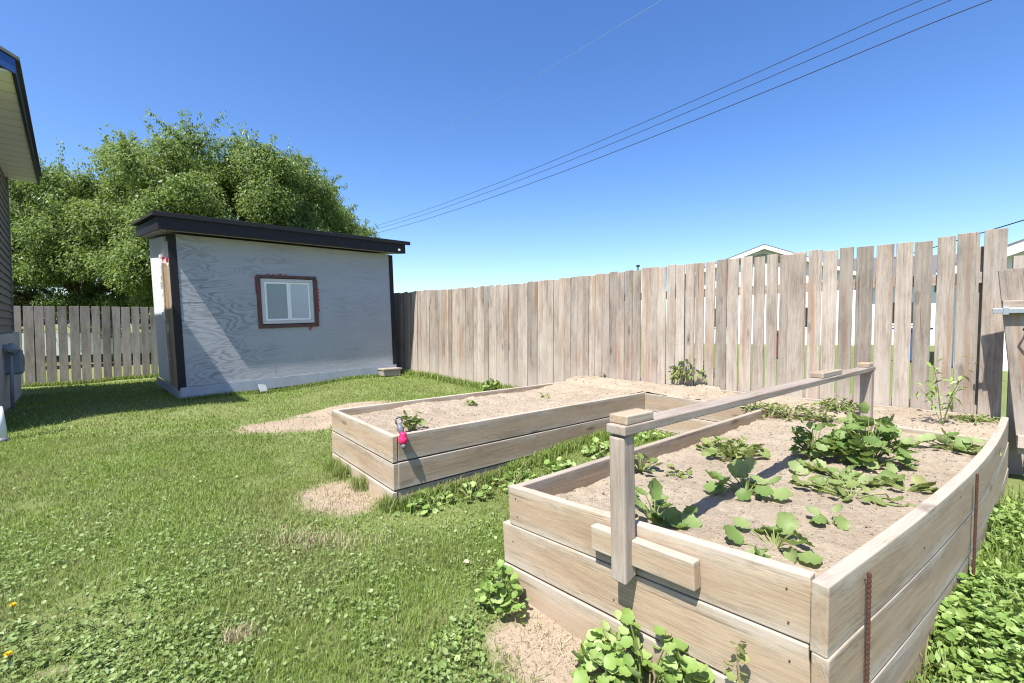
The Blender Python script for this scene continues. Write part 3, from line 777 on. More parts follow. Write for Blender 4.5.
m = MB(); m.plank((*(a_ - gd * .05), 1.30), (*(a_ + gd * .13), 1.302), (0, 0, 1), .035, .012, 2, 0); m.plank((*(a_ - gd * .0), 1.30), (*(a_ + gd * .03), 1.30), (0, 0, 1), .055, .02, 1, 0)
lt = m.build('latch', M['steel'], gt, .002)
m = MB(); m.tube([(*(a_ + gd * .13), 1.22), (*(a_ + gd * .10 + gn * .02), 1.17), (*(a_ + gd * .13 + gn * .02), 1.12)], .007, 6); m.build('hook', M['wire'], lt)

# ------------------------------------------------------------------ shed (built along its own axes: x along the front, y into the depth)
sh = thing('garden_shed', (*SO, .14), 'small grey plywood garden shed with black roof trim and sliding window', 'shed')
sh.rotation_euler = (0, -R(2.1), math.atan2(SB[1], SB[0]))
W_, D_, H1, H2 = 3.42, 2.42, 2.34, 2.29
def sbox(mb, x0, x1, y0, y1, z0, z1): mb.box(((x0 + x1) / 2, (y0 + y1) / 2, (z0 + z1) / 2), (x1 - x0, y1 - y0, z1 - z0))
hz = lambda x: H1 + (H2 - H1) * x / W_
# front wall around the window opening
wx0, wx1, wz0, wz1 = 1.10, 1.93, 1.02, 1.77
def wallp(mb, x0, x1, z0, z1a, z1b, y0=0, y1=.05):
    mb.prism([(x0, y0, z0), (x1, y0, z0), (x1, y0, z1b), (x0, y0, z1a)], (0, y1 - y0, 0))
m = MB()
wallp(m, .06, wx0, .17, hz(.06), hz(wx0)); wallp(m, wx1, W_ - .05, .17, hz(wx1), hz(W_))
wallp(m, wx0, wx1, .17, wz0, wz0); wallp(m, wx0, wx1, wz1, hz(wx0), hz(wx1))
m.build('front_wall', M['ply'], sh, 0, False, True)
M['joint'] = plain('joint_grey', (.36, .37, .39), .8)
for q in ((1.215, 1.221, wz1 + .06, hz(1.2)), (.08, wx0 - .06, 1.385, 1.391), (wx1 + .08, W_ - .06, 1.385, 1.391), (1.245, 1.251, .18, wz0 - .06)):
    m = MB(); sbox(m, q[0], q[1], -.003, 0, q[2], q[3]); m.build('sheet_joint', M['joint'], sh, 0, False, True)
m = MB(); m.prism([(W_ - .05, .055, .12), (W_ - .05, D_, .12), (W_ - .05, D_, H2 + .24), (W_ - .05, .055, H2 + .01)], (.05, 0, 0)); m.build('end_wall', M['ply'], sh, 0, False, True)
m = MB(); sbox(m, .05, W_ - .05, D_ - .05, D_ - .01, .12, H2 + .2); m.build('back_wall', M['ply'], sh, 0, False, True)
# left end: bare studs, wrap and an open door leaf of old boards
m = MB(); m.prism([(.02, .75, .12), (.02, D_ - .01, .12), (.02, D_ - .01, H1 + .24), (.02, .75, H1 + .07)], (.03, 0, 0)); m.build('end_wall', M['wrap'], sh, 0, False, True)
m = MB(); sbox(m, .03, .05, .06, .76, 1.95, H1 - .03); m.build('header', M['wrap'], sh, 0, False, True)
dr = MB()
for k in range(4): sbox(dr, -.012, .016, .10 + k * .155, .25 + k * .155, .12, 1.93)
dob = dr.build('door', M['raw'], sh, .003, False, True)
m = MB(); sbox(m, -.035, -.012, .60, .64, .95, 1.07); m.build('handle', M['steel'], dob, 0, False, True)
m = MB(); sbox(m, -.03, .03, .045, .095, .12, 2.0); sbox(m, -.03, .03, .72, .78, .12, 2.0); m.build('door_frame', M['raw'], sh, .003, False, True)
for z in np.arange(.3, 2.2, .12):
    if random.random() < .75: m = MB(); sbox(m, -.012 - random.random() * .03, .02, .79 + random.random() * .1, .84 + random.random() * .2, z, z + random.uniform(.03, .13)); m.build('torn_wrap', M['wrap'], sh, 0, False, True)
for z in (.55, 1.05, 1.3, 1.62, 1.9, 2.06): m = MB(); sbox(m, -.014, .02, .77, .80, z, z + random.uniform(.04, .14)); m.build('tape_strip', M['red'], sh, 0, False, True)
m = MB(); sbox(m, -.034, -.01, .20, .26, 1.96, 2.02); m.build('tape_strip', M['red'], sh, 0, False, True)
m = MB(); sbox(m, -.03, .062, -.009, .044, .13, H1 - .01); m.build('corner_trim', M['black'], sh, .003, False, True)
m = MB(); sbox(m, W_ - .048, W_ + .03, -.012, .05, .13, H2 - .01); m.build('corner_trim', M['black'], sh, .003, False, True)
m = MB(); sbox(m, -.01, W_ + .01, -.022, .03, .0, .165); sbox(m, -.022, -.012, -.01, D_, .0, .13); sbox(m, W_, W_ + .012, .04, D_, 0, .13)
m.build('skirt', plain('grey_blue_skirt', (.30, .33, .385), .7, 0, .3, 5), sh, 0, False, True)
# roof: sheet and deep dark fascia
def slab(mb, x0, x1, y0, y1, zoff0, zoff1, back=-.18):
    q = lambda x: H1 + (H2 - H1) * x / W_
    P = [(x0, y0, q(x0) + zoff0), (x1, y0, q(x1) + zoff0), (x1, y1, q(x1) + zoff0 + back), (x0, y1, q(x0) + zoff0 + back)]
    mb.prism(P, (0, 0, zoff1 - zoff0))
m = MB(); slab(m, -.21, W_ + .26, -.266, D_, .185, .225, .27); m.build('roof', M['roofing'], sh, .004, False, True)
m = MB(); slab(m, -.21, W_ + .26, -.30, -.268, .17, .235, 0); m.build('drip_edge', M['black'], sh, .004, False, True)
m = MB(); slab(m, -.16, W_ + .16, -.275, -.24, .005, .183, 0)
P = [(-.16, -.238, H1 + .005), (-.16, D_ - .05, H1 + .26), (-.16, D_ - .05, H1 + .42), (-.16, -.238, H1 + .183)]; m.prism(P, (.03, 0, 0))
P = [(W_ + .13, -.238, H2 + .005), (W_ + .13, D_ - .05, H2 + .26), (W_ + .13, D_ - .05, H2 + .42), (W_ + .13, -.238, H2 + .183)]; m.prism(P, (.03, 0, 0))
m.build('fascia', M['black'], sh, .003, False, True)
m = MB(); slab(m, -.128, W_ + .128, -.238, D_ - .06, .012, .03, .25); m.build('soffit', plain('dusty_soffit_board', (.38, .36, .35), .8, 0, .2, 4), sh, 0, False, True)
m = MB(); m.disc((W_ + .02, -.285, H2 + .06), (0, 1, 0), .022, .02, 12); m.build('lamp', M['white'], sh, 0, False, True)
# window
m = MB()
sbox(m, wx0 - .045, wx1 + .045, -.02, .0, wz1, wz1 + .042); sbox(m, wx0 - .055, wx1 + .055, -.02, .0, wz0 - .055, wz0)
sbox(m, wx0 - .055, wx0, -.02, .0, wz0, wz1); sbox(m, wx1, wx1 + .055, -.02, .0, wz0, wz1)
wn = m.build('window', M['brownpaint'], sh, .002, False, True)
m = MB()
def ring(mb, x0, x1, z0, z1, wd, y0, y1):
    sbox(mb, x0, x1, y0, y1, z1 - wd, z1); sbox(mb, x0, x1, y0, y1, z0, z0 + wd)
    sbox(mb, x0, x0 + wd, y0, y1, z0 + wd, z1 - wd); sbox(mb, x1 - wd, x1, y0, y1, z0 + wd, z1 - wd)
ring(m, wx0 + .012, wx1 - .012, wz0 + .012, wz1 - .012, .05, .004, .045); m.build('frame', plain('dull_window_surround', (.52, .51, .51), .6, 0, .2, 12), wn, .002, False, True)
mid = (wx0 + wx1) / 2
m = MB(); ring(m, wx0 + .064, mid + .012, wz0 + .064, wz1 - .064, .03, .008, .03); m.build('sash', M['white'], wn, .002, False, True)
m = MB(); ring(m, mid + .014, wx1 - .064, wz0 + .064, wz1 - .064, .03, .012, .038); m.build('sash', M['white'], wn, .002, False, True)
m = MB(); sbox(m, wx0 + .094, mid - .018, .018, .022, wz0 + .094, wz1 - .094); m.build('pane', M['paneL'], wn, 0, False, True)
m = MB(); sbox(m, mid + .044, wx1 - .094, .024, .028, wz0 + .094, wz1 - .094); m.build('pane', M['paneR'], wn, 0, False, True)
def tape(pts_fn): m = MB(); pts_fn(m); m.build('tape_strip', M['red'], wn, 0, False, True)
for z in np.arange(wz0 + .2, wz1 - .05, .06): tape(lambda m: sbox(m, wx1 + .056, wx1 + .062 + random.random() * .018, -.012, -.002, z, z + random.uniform(.03, .056)))
for x in np.arange(wx0 + .1, wx0 + .4, .09): tape(lambda m: sbox(m, x, x + random.uniform(.02, .06), -.012, -.002, wz1 + .051, wz1 + .056 + random.random() * .012))
tape(lambda m: m.prism([(wx1 - .12, -.012, wz0 - .056), (wx1 - .05, -.012, wz0 - .056), (wx1 - .10, -.012, wz0 - .12)], (0, .01, 0)))
tape(lambda m: m.prism([(wx0 - .066, -.012, wz0 + .5), (wx0 - .057, -.012, wz0 + .5), (wx0 - .057, -.012, wz1 + .03), (wx0 - .07, -.012, wz1 + .02)], (0, .01, 0)))

# block at the shed's right foot and a scrap at its base
bp = SO + SB * 3.22 - SA * .12
bt = thing('stone_block', (*bp, .24), 'small weathered block on the grass at the right foot of the shed', 'block')
m = MB(); m.box((*bp, .29), (.36, .2, .11), .75); m.build('block', M['brick'], bt, .012)
m = MB(); m.box((bp[0] + .01, bp[1], .362), (.4, .22, .03), .78); m.build('slab', M['rail'], bt, .006)
sc_ = SO + SB * .99 - SA * .09
s2 = thing('plastic_scrap', (*sc_, .14), 'crumpled white scrap against the base of the shed', 'scrap')
m = MB(); m.prism([(*sc_, .14), (*(sc_ + SB * .10), .145), (*(sc_ + SB * .07), .24), (*(sc_ - SB * .03), .26)], (.012, -.012, .02)); m.build('sheet', M['wrap'], s2)

# ------------------------------------------------------------------ house at the left
ho = thing('house', (*HN, 0), 'taupe sided house at the left edge with cream soffit and dark eave', 'house')
def hp(a, b, z): p = HN + HA * a + HB * b; return np.array([p[0], p[1], z])
EL, OV, HW, ZS, PT = float(np.linalg.norm(HF - HN)), .40, 7.4, 3.7, .5
m = MB()                     # lap siding on the yard side, and plain walls behind
zz = 1.08; rows = []
while zz < ZS - .001:
    z2 = min(zz + .115, ZS); rows.append((zz, z2)); zz = z2
for z1, z2 in rows:
    m.prism([hp(.45, -OV + .022, z1), hp(.45, -OV - .002, z2), hp(.45, -OV - .05, z2), hp(.45, -OV - .05, z1)], np.array([*(HA * (EL - .55)), 0]))
m.build('siding_wall', M['siding'], ho)
m = MB(); m.prism([hp(.45, -OV - .06, 1.08), hp(.45, -OV - HW + .5, 1.08), hp(.45, -OV - HW + .5, ZS), hp(.45, -OV - HW / 2 - .2, ZS + PT * HW / 2 - .1), hp(.45, -OV - .06, ZS + .02)], np.array([*(HA * (EL - .56)), 0])); m.build('gable_wall', M['siding'], ho)
m = MB(); m.prism([hp(.50, -OV + .085, -.3), hp(.50, -OV - HW + .5, -.3), hp(.50, -OV - HW + .5, 1.075), hp(.50, -OV + .085, 1.075)], np.array([*(HA * (EL - .57)), 0])); m.build('foundation', M['concrete'], ho)
m = MB(); m.plank(hp(EL - .125, -OV + .012, 1.09), hp(EL - .125, -OV + .012, ZS - .01), (*HA, 0), .07, .04); m.build('corner_trim', M['siding'], ho)
m = MB(); m.prism([hp(.03, -.03, ZS), hp(EL - .01, -.03, ZS), hp(EL - .01, -OV - .04, ZS), hp(.03, -OV - .04, ZS)], (0, 0, .02)); 
sf = m.build('soffit', M['soffit'], ho)
m = MB()
for a_ in np.arange(.3, EL - .1, .3): m.prism([hp(a_, -.035, ZS - .003), hp(a_ + .006, -.035, ZS - .003), hp(a_ + .006, -OV, ZS - .003), hp(a_, -OV, ZS - .003)], (0, 0, .004))
m.build('seam', plain('soffit_seam', (.4, .38, .34), .7), sf)
m = MB(); m.prism([hp(-.02, .0, ZS - .02), hp(EL, 0, ZS - .02), hp(EL, 0, ZS + .12), hp(-.02, 0, ZS + .12)], np.array([*(HB * -.028), 0])); m.build('fascia', M['black'], ho, .003)
m = MB()
for s0 in (0,):
    zt = lambda b: ZS + .13 - PT * b
    m.prism([hp(-.04, .03, zt(.03)), hp(-.04, -HW / 2 - .2, zt(-HW / 2 - .2)), hp(-.04, -HW / 2 - .2, zt(-HW / 2 - .2) + .06), hp(-.04, .03, zt(.03) + .03)], np.array([*(HA * (EL + .05)), 0]))
    m.prism([hp(-.04, -HW / 2 - .2, zt(-HW / 2 - .2)), hp(-.04, -HW - .5, zt(.1)), hp(-.04, -HW - .5, zt(.1) + .06), hp(-.04, -HW / 2 - .2, zt(-HW / 2 - .2) + .06)], np.array([*(HA * (EL + .05)), 0]))
m.build('roof', M['shingle'], ho)
m = MB(); m.prism([hp(-.022, -.0, ZS - .02), hp(-.022, -HW / 2 - .2, ZS - .02 + PT * (HW / 2 + .2)), hp(-.022, -HW / 2 - .2, ZS + .12 + PT * (HW / 2 + .2)), hp(-.022, -.0, ZS + .12)], np.array([*(HA * .03), 0])); m.build('rake_board', M['rakeblue'], ho, .003)
# gas meter
mc = at_y(13, 360, 6.1); inn = np.array([*-HB, 0]); al = np.array([*HA, 0])
gm = thing('gas_meter', (mc[0], mc[1], .2), 'grey gas meter on pipes against the house foundation', 'gas meter')
yawm = math.atan2(HA[1], HA[0])
m = MB(); m.box(mc + np.array([0, 0, -.05]), (.30, .2, .28), yawm); m.build('body', M['meter'], gm, .03)
m = MB(); m.box(mc + np.array([0, 0, .10]), (.27, .18, .06), yawm); m.build('cap', M['meter'], gm, .015)
m = MB(); m.disc(mc - inn * .09 + np.array([0, 0, -.02]), inn, .075, .03, 20); m.build('dial', M['greyplastic'], gm, .004)
m = MB(); c = mc - al * .28 + np.array([0, 0, .17]); m.tube([c + inn * .02 - np.array([0, 0, .04]), c + np.array([0, 0, .0]), c + np.array([0, 0, .05])], [.09, .1, .05], 16); m.build('regulator', M['meter'], gm, .006)
m = MB(); m.tube([mc + np.array([0, 0, .08]) - al * .08, mc + np.array([0, 0, .22]) - al * .08, c + np.array([0, 0, .05])], .02, 8); m.tube([c, c - al * .02 - np.array([0, 0, .8])], .02, 8); m.tube([mc + al * .08 + np.array([0, 0, .08]), mc + al * .08 + np.array([0, 0, .19]), mc + al * .2 + np.array([0, 0, .19]), mc + al * .2 + inn * .3 + np.array([0, 0, .19])], .018, 8); m.build('pipe', M['meter'], gm, 0, True)
# downspout pipe
dp = at_z(3, 443, 0.02)
ds = thing('downspout', dp, 'white drain pipe with grey sleeve standing by the house corner', 'drain pipe')
top = dp + np.array([-.16, .02, 1.0])
q_ = dp + (top - dp) * .05; q2_ = dp + (top - dp) * .36
m = MB(); m.tube([q_, q2_], .042, 14); m.build('pipe', plain('pale_grey_pipe', (.7, .72, .74), .5), ds, 0, True)
m = MB(); m.tube([q2_, top], .034, 14); m.build('sleeve', M['meter'], ds, 0, True)
m = MB(); m.tube([dp, q_], .05, 14); m.build('end_cap', M['greyplastic'], ds, 0, True)

# ------------------------------------------------------------------ trees
def tree(name, label, cx, cy, rad, ztop, zlow, nclump, nleaf, seed, group):
    r_ = np.random.default_rng(seed); base_z = -.1
    t = thing(name, (cx, cy, base_z), label, 'tree', group)
    mid = (ztop + zlow) / 2; hz_ = (ztop - zlow) / 2
    m = MB(); top = np.array([cx + .3, cy, mid + hz_ * .3])
    m.tube([(cx, cy, base_z), (cx + .05, cy, 1.2), (cx - .1, cy + .1, mid * .6), top], [.38, .3, .24, .1], 12)
    C = []; 
    for i in range(nclump):
        while True:
            d = r_.normal(0, 1, 3); d /= np.linalg.norm(d)
            if d[2] > -.75: break
        lump = 1 + .05 * math.sin(3.1 * math.atan2(d[1], d[0]) + seed) * (1 - abs(d[2])) + .05 * math.sin(5 * d[2] + 4 * d[0] + seed)
        q = r_.uniform(.45, 1.0) ** .6 * lump
        # squarish crown: full shoulders
        s = (abs(d[0]) ** 3. + abs(d[1]) ** 3. + abs(d[2]) ** 3.) ** (-1 / 3.)
        c = np.array([cx, cy, mid]) + d * s * q * np.array([rad, rad, hz_])
        if c[2] < zlow: c[2] = zlow + r_.uniform(0, .6)
        C.append((c, d, r_.uniform(.45, .95)))
    for i in range(0, nclump, max(1, nclump // 34)):
        c = C[i][0]; st = np.array([cx - .05, cy + .05, mid * r_.uniform(.35, .8)]); k = (st + c) / 2 + np.array([0, 0, r_.uniform(-.2, .5)])
        m.tube([st, k, c], [.11, .06, .02], 6)
    m.build('trunk', M['bark'], t, 0, True)
    P = []; S = []; Rn = []; YW = []; PI_ = []
    for c, d, s in C:
        n = int(nleaf * s ** 2 / .5)
        o = r_.normal(0, 1, (n, 3)); o /= np.linalg.norm(o, axis=1)[:, None]; o *= (r_.uniform(0, 1, n) ** .45)[:, None] * s * np.array([1, 1, .72])
        # twiggy sprays reaching up and out
        ns = n // 4; tw = r_.uniform(0, 1, ns); a_ = r_.normal(0, .35, (7, 3)) + d * .4 + np.array([0, 0, .32]); kk_ = r_.integers(0, 7, ns)
        o[:ns] = a_[kk_] * (tw * s * 1.12)[:, None] + r_.normal(0, .05, (ns, 3))
        P.append(c + o); S.append(r_.uniform(.06, .135, n)); tone = r_.uniform(-.12, .16)
        Rn.append(np.clip(r_.beta(2, 2.4, n) + tone, 0, 1)); YW.append(np.arctan2(o[:, 1] + .6 * d[1], o[:, 0] + .6 * d[0]) + r_.normal(0, .9, n)); PI_.append(r_.normal(-.75, .5, n))
    P = np.concatenate(P); n = len(P); k = P[:, 2] > .6
    P = P[k]; S = np.concatenate(S)[k]; Rn = np.concatenate(Rn)[k]; YW = np.concatenate(YW)[k]; PI_ = np.concatenate(PI_)[k]
    leaf_obj('crown', [place(DIAM, P, YW, PI_, r_.normal(0, .7, len(P)), S, Rn)], M['treeleaf'], t)
G_ = 'large trees beyond the old grey fence'
tree('leafy_tree', 'tall broad leafy tree rising behind the shed', -9.95, 16.9, 4.05, 7.1, .8, 300, 2000, 5, G_)
tree('leafy_tree', 'lower leafy tree beyond the grey fence, next to the house eave', -16.6, 17.6, 4.6, 6.5, .5, 220, 1700, 9, G_)

# ------------------------------------------------------------------ neighbours beyond the fence
def gable_house(name, label, c, yaw, wd, dp_, eave, ridge, roofm, wallm, group, windows):
    t = thing(name, (c[0], c[1], 0), label, 'house', group)
    ux = np.array([math.cos(yaw), math.sin(yaw)]); uy = np.array([-math.sin(yaw), math.cos(yaw)])
    P = lambda x, y, z: np.array([*(np.array(c) + ux * x + uy * y), z])
    h = wd / 2; m = MB(); m.prism([P(-h, 0, -.2), P(h, 0, -.2), P(h, 0, eave), P(0, 0, ridge), P(-h, 0, eave)], np.array([*(uy * dp_), 0])); m.build('wall', wallm, t)
    s = (ridge - eave) / h; o = .4; m = MB()
    for sg in (-1, 1):
        m.prism([P(0, -o, ridge + .03), P(sg * (h + o), -o, eave - s * o + .03), P(sg * (h + o), -o, eave - s * o + .15), P(0, -o, ridge + .15)], np.array([*(uy * (dp_ + 2 * o)), 0]))
    m.build('roof', roofm, t); m = MB()
    for sg in (-1, 1):
        m.prism([P(0, -o - .04, ridge - .14), P(sg * (h + o), -o - .04, eave - s * o - .14), P(sg * (h + o), -o - .04, eave - s * o + .08), P(0, -o - .04, ridge + .08)], np.array([*(uy * .035), 0]))
    m.build('fascia', M['white'], t)
    m = MB(); m.prism([P(-h * .42, -.02, ridge - .5 * s * h - .05), P(h * .42, -.02, ridge - .5 * s * h - .05), P(0, -.02, ridge - .35)], np.array([*(uy * .015), 0])); m.build('gable_panel', plain(name + '_gable_green', (.30, .32, .27), .7), t)
    for x0, z0, w2, h2 in windows:
        m = MB(); m.prism([P(x0, -.03, z0), P(x0 + w2, -.03, z0), P(x0 + w2, -.03, z0 + h2), P(x0, -.03, z0 + h2)], np.array([*(uy * .025), 0])); wf = m.build('window', M['white'], t)
        m = MB(); m.prism([P(x0 + .08, -.034, z0 + .08), P(x0 + w2 - .08, -.034, z0 + .08), P(x0 + w2 - .08, -.034, z0 + h2 - .08), P(x0 + .08, -.034, z0 + h2 - .08)], np.array([*(uy * .003), 0])); m.build('pane', M['darkpane'], wf)
    return t, P
NG = 'white houses beyond the board fence'
pk = at_y(763, 247.5, 27)
nh, PH = gable_house('neighbour_house', 'white gabled house whose peak shows above the middle of the fence', (pk[0], 27), -.35, 9.5, 9, 4.0, pk[2], M['shingle'], M['offwhite'], NG, ((-2.8, 1.0, 1.3, 1.3), (1.6, 1.0, 1.3, 1.3)))
m = MB()   # wing to the right of the gable
m.prism([PH(4.76, 1.5, -.2), PH(17, 1.5, -.2), PH(17, 1.5, 3.9), PH(4.76, 1.5, 3.9)], PH(0, 6, 0) - PH(0, 0, 0)); m.build('wing_wall', M['offwhite'], nh)
m = MB(); m.prism([PH(4.3, .8, 3.8), PH(4.3, 4.6, 5.5), PH(4.3, 8.2, 3.8), PH(4.3, 8.2, 3.65), PH(4.3, 4.6, 5.3), PH(4.3, .8, 3.65)], PH(13.2, 0, 0) - PH(0, 0, 0)); m.build('wing_roof', M['shingle'], nh)
for x0 in (6.5, 9.5, 13.0):
    m = MB(); m.prism([PH(x0, 1.46, 1.2), PH(x0 + 1.5, 1.46, 1.2), PH(x0 + 1.5, 1.46, 2.6), PH(x0, 1.46, 2.6)], PH(0, .03, 0) - PH(0, 0, 0)); wf = m.build('window', M['white'], nh)
    m = MB(); m.prism([PH(x0 + .1, 1.45, 1.3), PH(x0 + 1.4, 1.45, 1.3), PH(x0 + 1.4, 1.45, 2.5), PH(x0 + .1, 1.45, 2.5)], PH(0, .005, 0) - PH(0, 0, 0)); m.build('pane', M['darkpane'], wf)
e2 = at_y(1072, 232, 11.5)
gable_house('neighbour_house', 'white house with pale sloping fascia showing above the gate', (14.25, 9.5), -.75, 7.0, 8, 2.65, 4.1, M['shingle'], M['offwhite'], NG, ((-2.2, 1.0, 1.0, 1.0),))
# small coloured bins behind the fence
def bin_(px, y, mat, label, hgt=1.0):
    p = at_y(px, 330, y); t = thing('wheeled_bin', (p[0], y, .05), label, 'bin', 'bins glimpsed through the fence gaps')
    m = MB(); z0, z1 = .1, hgt
    V = [];
    for z, s in ((z0, .22), (z1, .29)):
        for a, b in ((-1, -1), (1, -1), (1, 1), (-1, 1)): V.append((p[0] + a * s, y + b * s * 1.1, z))
    m.add(V, [(3, 2, 1, 0), (4, 5, 6, 7), (0, 1, 5, 4), (1, 2, 6, 5), (2, 3, 7, 6), (3, 0, 4, 7)]); m.build('body', mat, t, .02)
    m = MB(); m.box((p[0], y, z1 + .04), (.66, .72, .06)); m.build('lid', mat, t, .02)
    for s in (-1, 1):
        m = MB(); m.disc((p[0] + s * .24, y + .26, .13), (1, 0, 0), .1, .05, 16); m.build('wheel', M['greyplastic'], t)
bin_(912, 14, M['gal_blue'], 'blue plastic bin glimpsed through the wide fence gaps', 1.05)
bin_(787, 15, M['redbin'], 'red plastic bin glimpsed through the fence gaps below the gable', .95)
# low white fence beyond the old fence
wfn = thing('picket_fence', (-15, 15, 0), 'low white boards seen through the gaps of the grey fence', 'fence')
m = MB(); p = np.array([-17.5, 11.6]); 
for k in range(3): m.plank((*(p), .35 + .24 * k), (*(p + B * 9), .35 + .24 * k), (0, 0, 1), .232, .03, 4, .0)
m.build('board', M['offwhite'], wfn)
for k in range(5): m = MB(); q_ = p + B * (k * 2.2) + A * .06; m.plank((*q_, -.2), (*q_, .98), (*B, 0), .09, .09); m.build('post', M['offwhite'], wfn)
# slim vent pipe above the fence
vp = at_y(638, 265.5, 26)
vt = thing('vent_pipe', (vp[0], 26, 0), 'thin dark pole top just clearing the middle of the fence', 'pole')
m = MB(); m.tube([(vp[0], 26, 0), (vp[0], 26, vp[2] - .1)], .035, 8); m.build('pole', M['wire'], vt)
m = MB(); m.disc((vp[0], 26, vp[2] - .03), (0, 0, 1), .1, .1, 10); m.build('cap', M['wire'], vt)

# ------------------------------------------------------------------ overhead wires, parallel to the fence
def wire(px, py, y0, rad, label, sag=.0, far=70, mat='wire'):
    p = at_y(px, py, y0); t0, t1 = -22, far
    m = MB(); pts = []
    for k in range(29):
        q = k / 28; s = t0 + (t1 - t0) * q; c = np.array([*(p[:2] + A * s), p[2]])
        c[2] += -sag * 4 * (s - 0) * (40 - s) / 1600 if 0 < s < 40 else 0
        pts.append(c)
    m.tube(pts, rad, 5)
    o = m.build('overhead_wire', M[mat], None, 0, True); tag(o, label, 'wire', 'overhead wires crossing the sky')
wire(987, 0, 11.5, .013, 'lowest of the three dark overhead wires crossing the sky', .6)
wire(947, 0, 12.0, .011, 'middle one of the three dark overhead wires', .6)
wire(918, 0, 12.45, .011, 'uppermost of the three dark overhead wires crossing the sky', .6)
wire(662, 0, 14.0, .007, 'faint pale wire high above the three dark ones', 0, 20, 'palewire')
p, q = at_y(1024, 220, 8.5), at_y(880, 262, 15)
m = MB(); m.tube([p + (p - q) * .5, p, (p + q) / 2 - np.array([0, 0, .03]), q], .011, 5); tag(m.build('service_wire', M['wire'], None, 0, True), 'dark cable dropping behind the fence at the right', 'wire')

# ------------------------------------------------------------------ plants
def plant(name, label, px, py, z, mat, tpl, n, spread, hgt, smin, smax, group=None, cat='plant', stems=True, seed=None, pitch=-.1, ell=(1, 1), pos=None, tone=0.):
    p = at_z(px, py, z) if pos is None else np.array([*pos, z])
    if in_beds(np.array([p[0]]), np.array([p[1]]), -.02)[0] and (p[0] * A[0] + p[1] * A[1]) < 4.1: p[2] = soil_z(p[0], p[1])
    else: p[2] = g1(p[0], p[1])
    t = thing(name, p, label, cat, group)
    an = rng.uniform(0, 6.28, n); rr = np.sqrt(rng.uniform(.02, 1, n)) * spread
    hh_ = hgt * (1 - .6 * (rr / spread) ** 2) * rng.uniform(.35, 1.05, n)
    ux, uy = np.cos(an) * rr * ell[0], np.sin(an) * rr * ell[1]
    X = A[0] * -ux + B[0] * uy; Y = A[1] * -ux + B[1] * uy
    sz = rng.uniform(smin, smax, n)
    pos_ = np.stack([p[0] + X, p[1] + Y, p[2] + np.maximum(hh_, .012)], -1)
    yaw = np.arctan2(Y, X) + rng.normal(0, .5, n)
    leaf_obj('leaves', [place(tpl, pos_, yaw, rng.normal(pitch, .5, n), rng.normal(0, .45, n), sz, np.clip(rng.beta(2, 2.2, n) + tone, 0, 1))], M[mat], t)
    if stems:
        m = MB()
        for k in range(n if n < 70 else 70):
            e_ = pos_[k]; b_ = p + np.array([X[k] * .15, Y[k] * .15, -.01]); md = (b_ + e_) / 2 + np.array([0, 0, .25 * hh_[k]])
            m.tube([b_, md, e_], [.004, .003, .0025] if smax > .05 else [.002, .0015, .001], 4, False)
        m.build('stem', M['stem'], t)
    return t
SG = 'squash plants in the near bed'
sz_ = .38
plant('squash_plant', 'dark leafy squash plant right behind the near post', 655, 512, sz_, 'squash', SQUASH, 16, .13, .12, .06, .10, SG)
plant('squash_plant', 'squash plant at the middle of the dark crossbar shadow', 746, 490, sz_, 'squash', SQUASH, 17, .15, .10, .055, .10, SG, tone=.15)
plant('squash_plant', 'yellowish green bushy plant near the inner side of the near bed', 733, 450, sz_, 'palegreen', LOBED, 60, .2, .11, .035, .07, SG, ell=(1, .9))
plant('squash_plant', 'tiny pale seedling left of the yellowish plant in the near bed', 678, 470, sz_, 'palegreen', LOBED, 16, .06, .07, .02, .04, SG)
plant('squash_plant', 'low squash plant with one big round leaf nearest the camera', 775, 549, sz_, 'squash', SQUASH, 13, .12, .07, .05, .085, SG, tone=.2)
plant('squash_plant', 'small three leaved squash seedling on bare soil', 832, 530, sz_, 'squash', SQUASH, 6, .05, .06, .04, .065, SG, tone=.2)
plant('squash_plant', 'medium dark squash plant against the left of the biggest one', 814, 458, sz_, 'squash', SQUASH, 60, .11, .24, .04, .075, SG)
plant('squash_plant', 'biggest squash plant in the bed, a mound of large leaves', 868, 464, sz_, 'squash', SQUASH, 150, .165, .30, .04, .085, SG, tone=.1)
plant('squash_plant', 'flat trailing squash vine just before the biggest plant', 842, 478, sz_, 'squash', SQUASH, 34, .22, .05, .05, .085, SG, ell=(1, .5), tone=.3)
plant('squash_plant', 'thin wilting vine with small leaves along the soil', 850, 498, sz_, 'palegreen', LOBED, 34, .24, .045, .03, .06, SG, ell=(1, .45))
plant('squash_plant', 'small vine beside the outer board of the near bed', 905, 490, sz_, 'palegreen', LOBED, 22, .18, .05, .03, .06, SG, ell=(1, .5))
plant('squash_plant', 'bushy green squash in the far corner by the outer board', 957, 455, sz_, 'squash', LOBED, 34, .15, .11, .045, .08, SG, tone=.2)
plant('squash_plant', 'low pale leaves behind the corner of the near bed', 640, 466, sz_, 'palegreen', LOBED, 20, .10, .09, .03, .06, SG)
WG = 'weeds along the back strip'
plant('weed_clump', 'bright green weed clump in the far bed against the fence', 692, 392, .42, 'palegreen', LANCE, 360, .22, .26, .06, .11, WG, 'weeds', tone=-.1)
plant('weed_clump', 'dark upright weed sprig behind the bright clump', 690, 382, .42, 'mallow', LOBED, 30, .08, .28, .05, .09, WG, 'weeds')
plant('weed_clump', 'row of pale green weeds in the strip under the crossbar', 788, 413, .42, 'palegreen', LANCE, 230, .30, .12, .04, .08, WG, 'weeds', ell=(1.2, .5))
plant('weed_clump', 'pale weed patch left of the far post', 838, 416, .42, 'palegreen', LANCE, 110, .16, .11, .04, .07, WG, 'weeds')
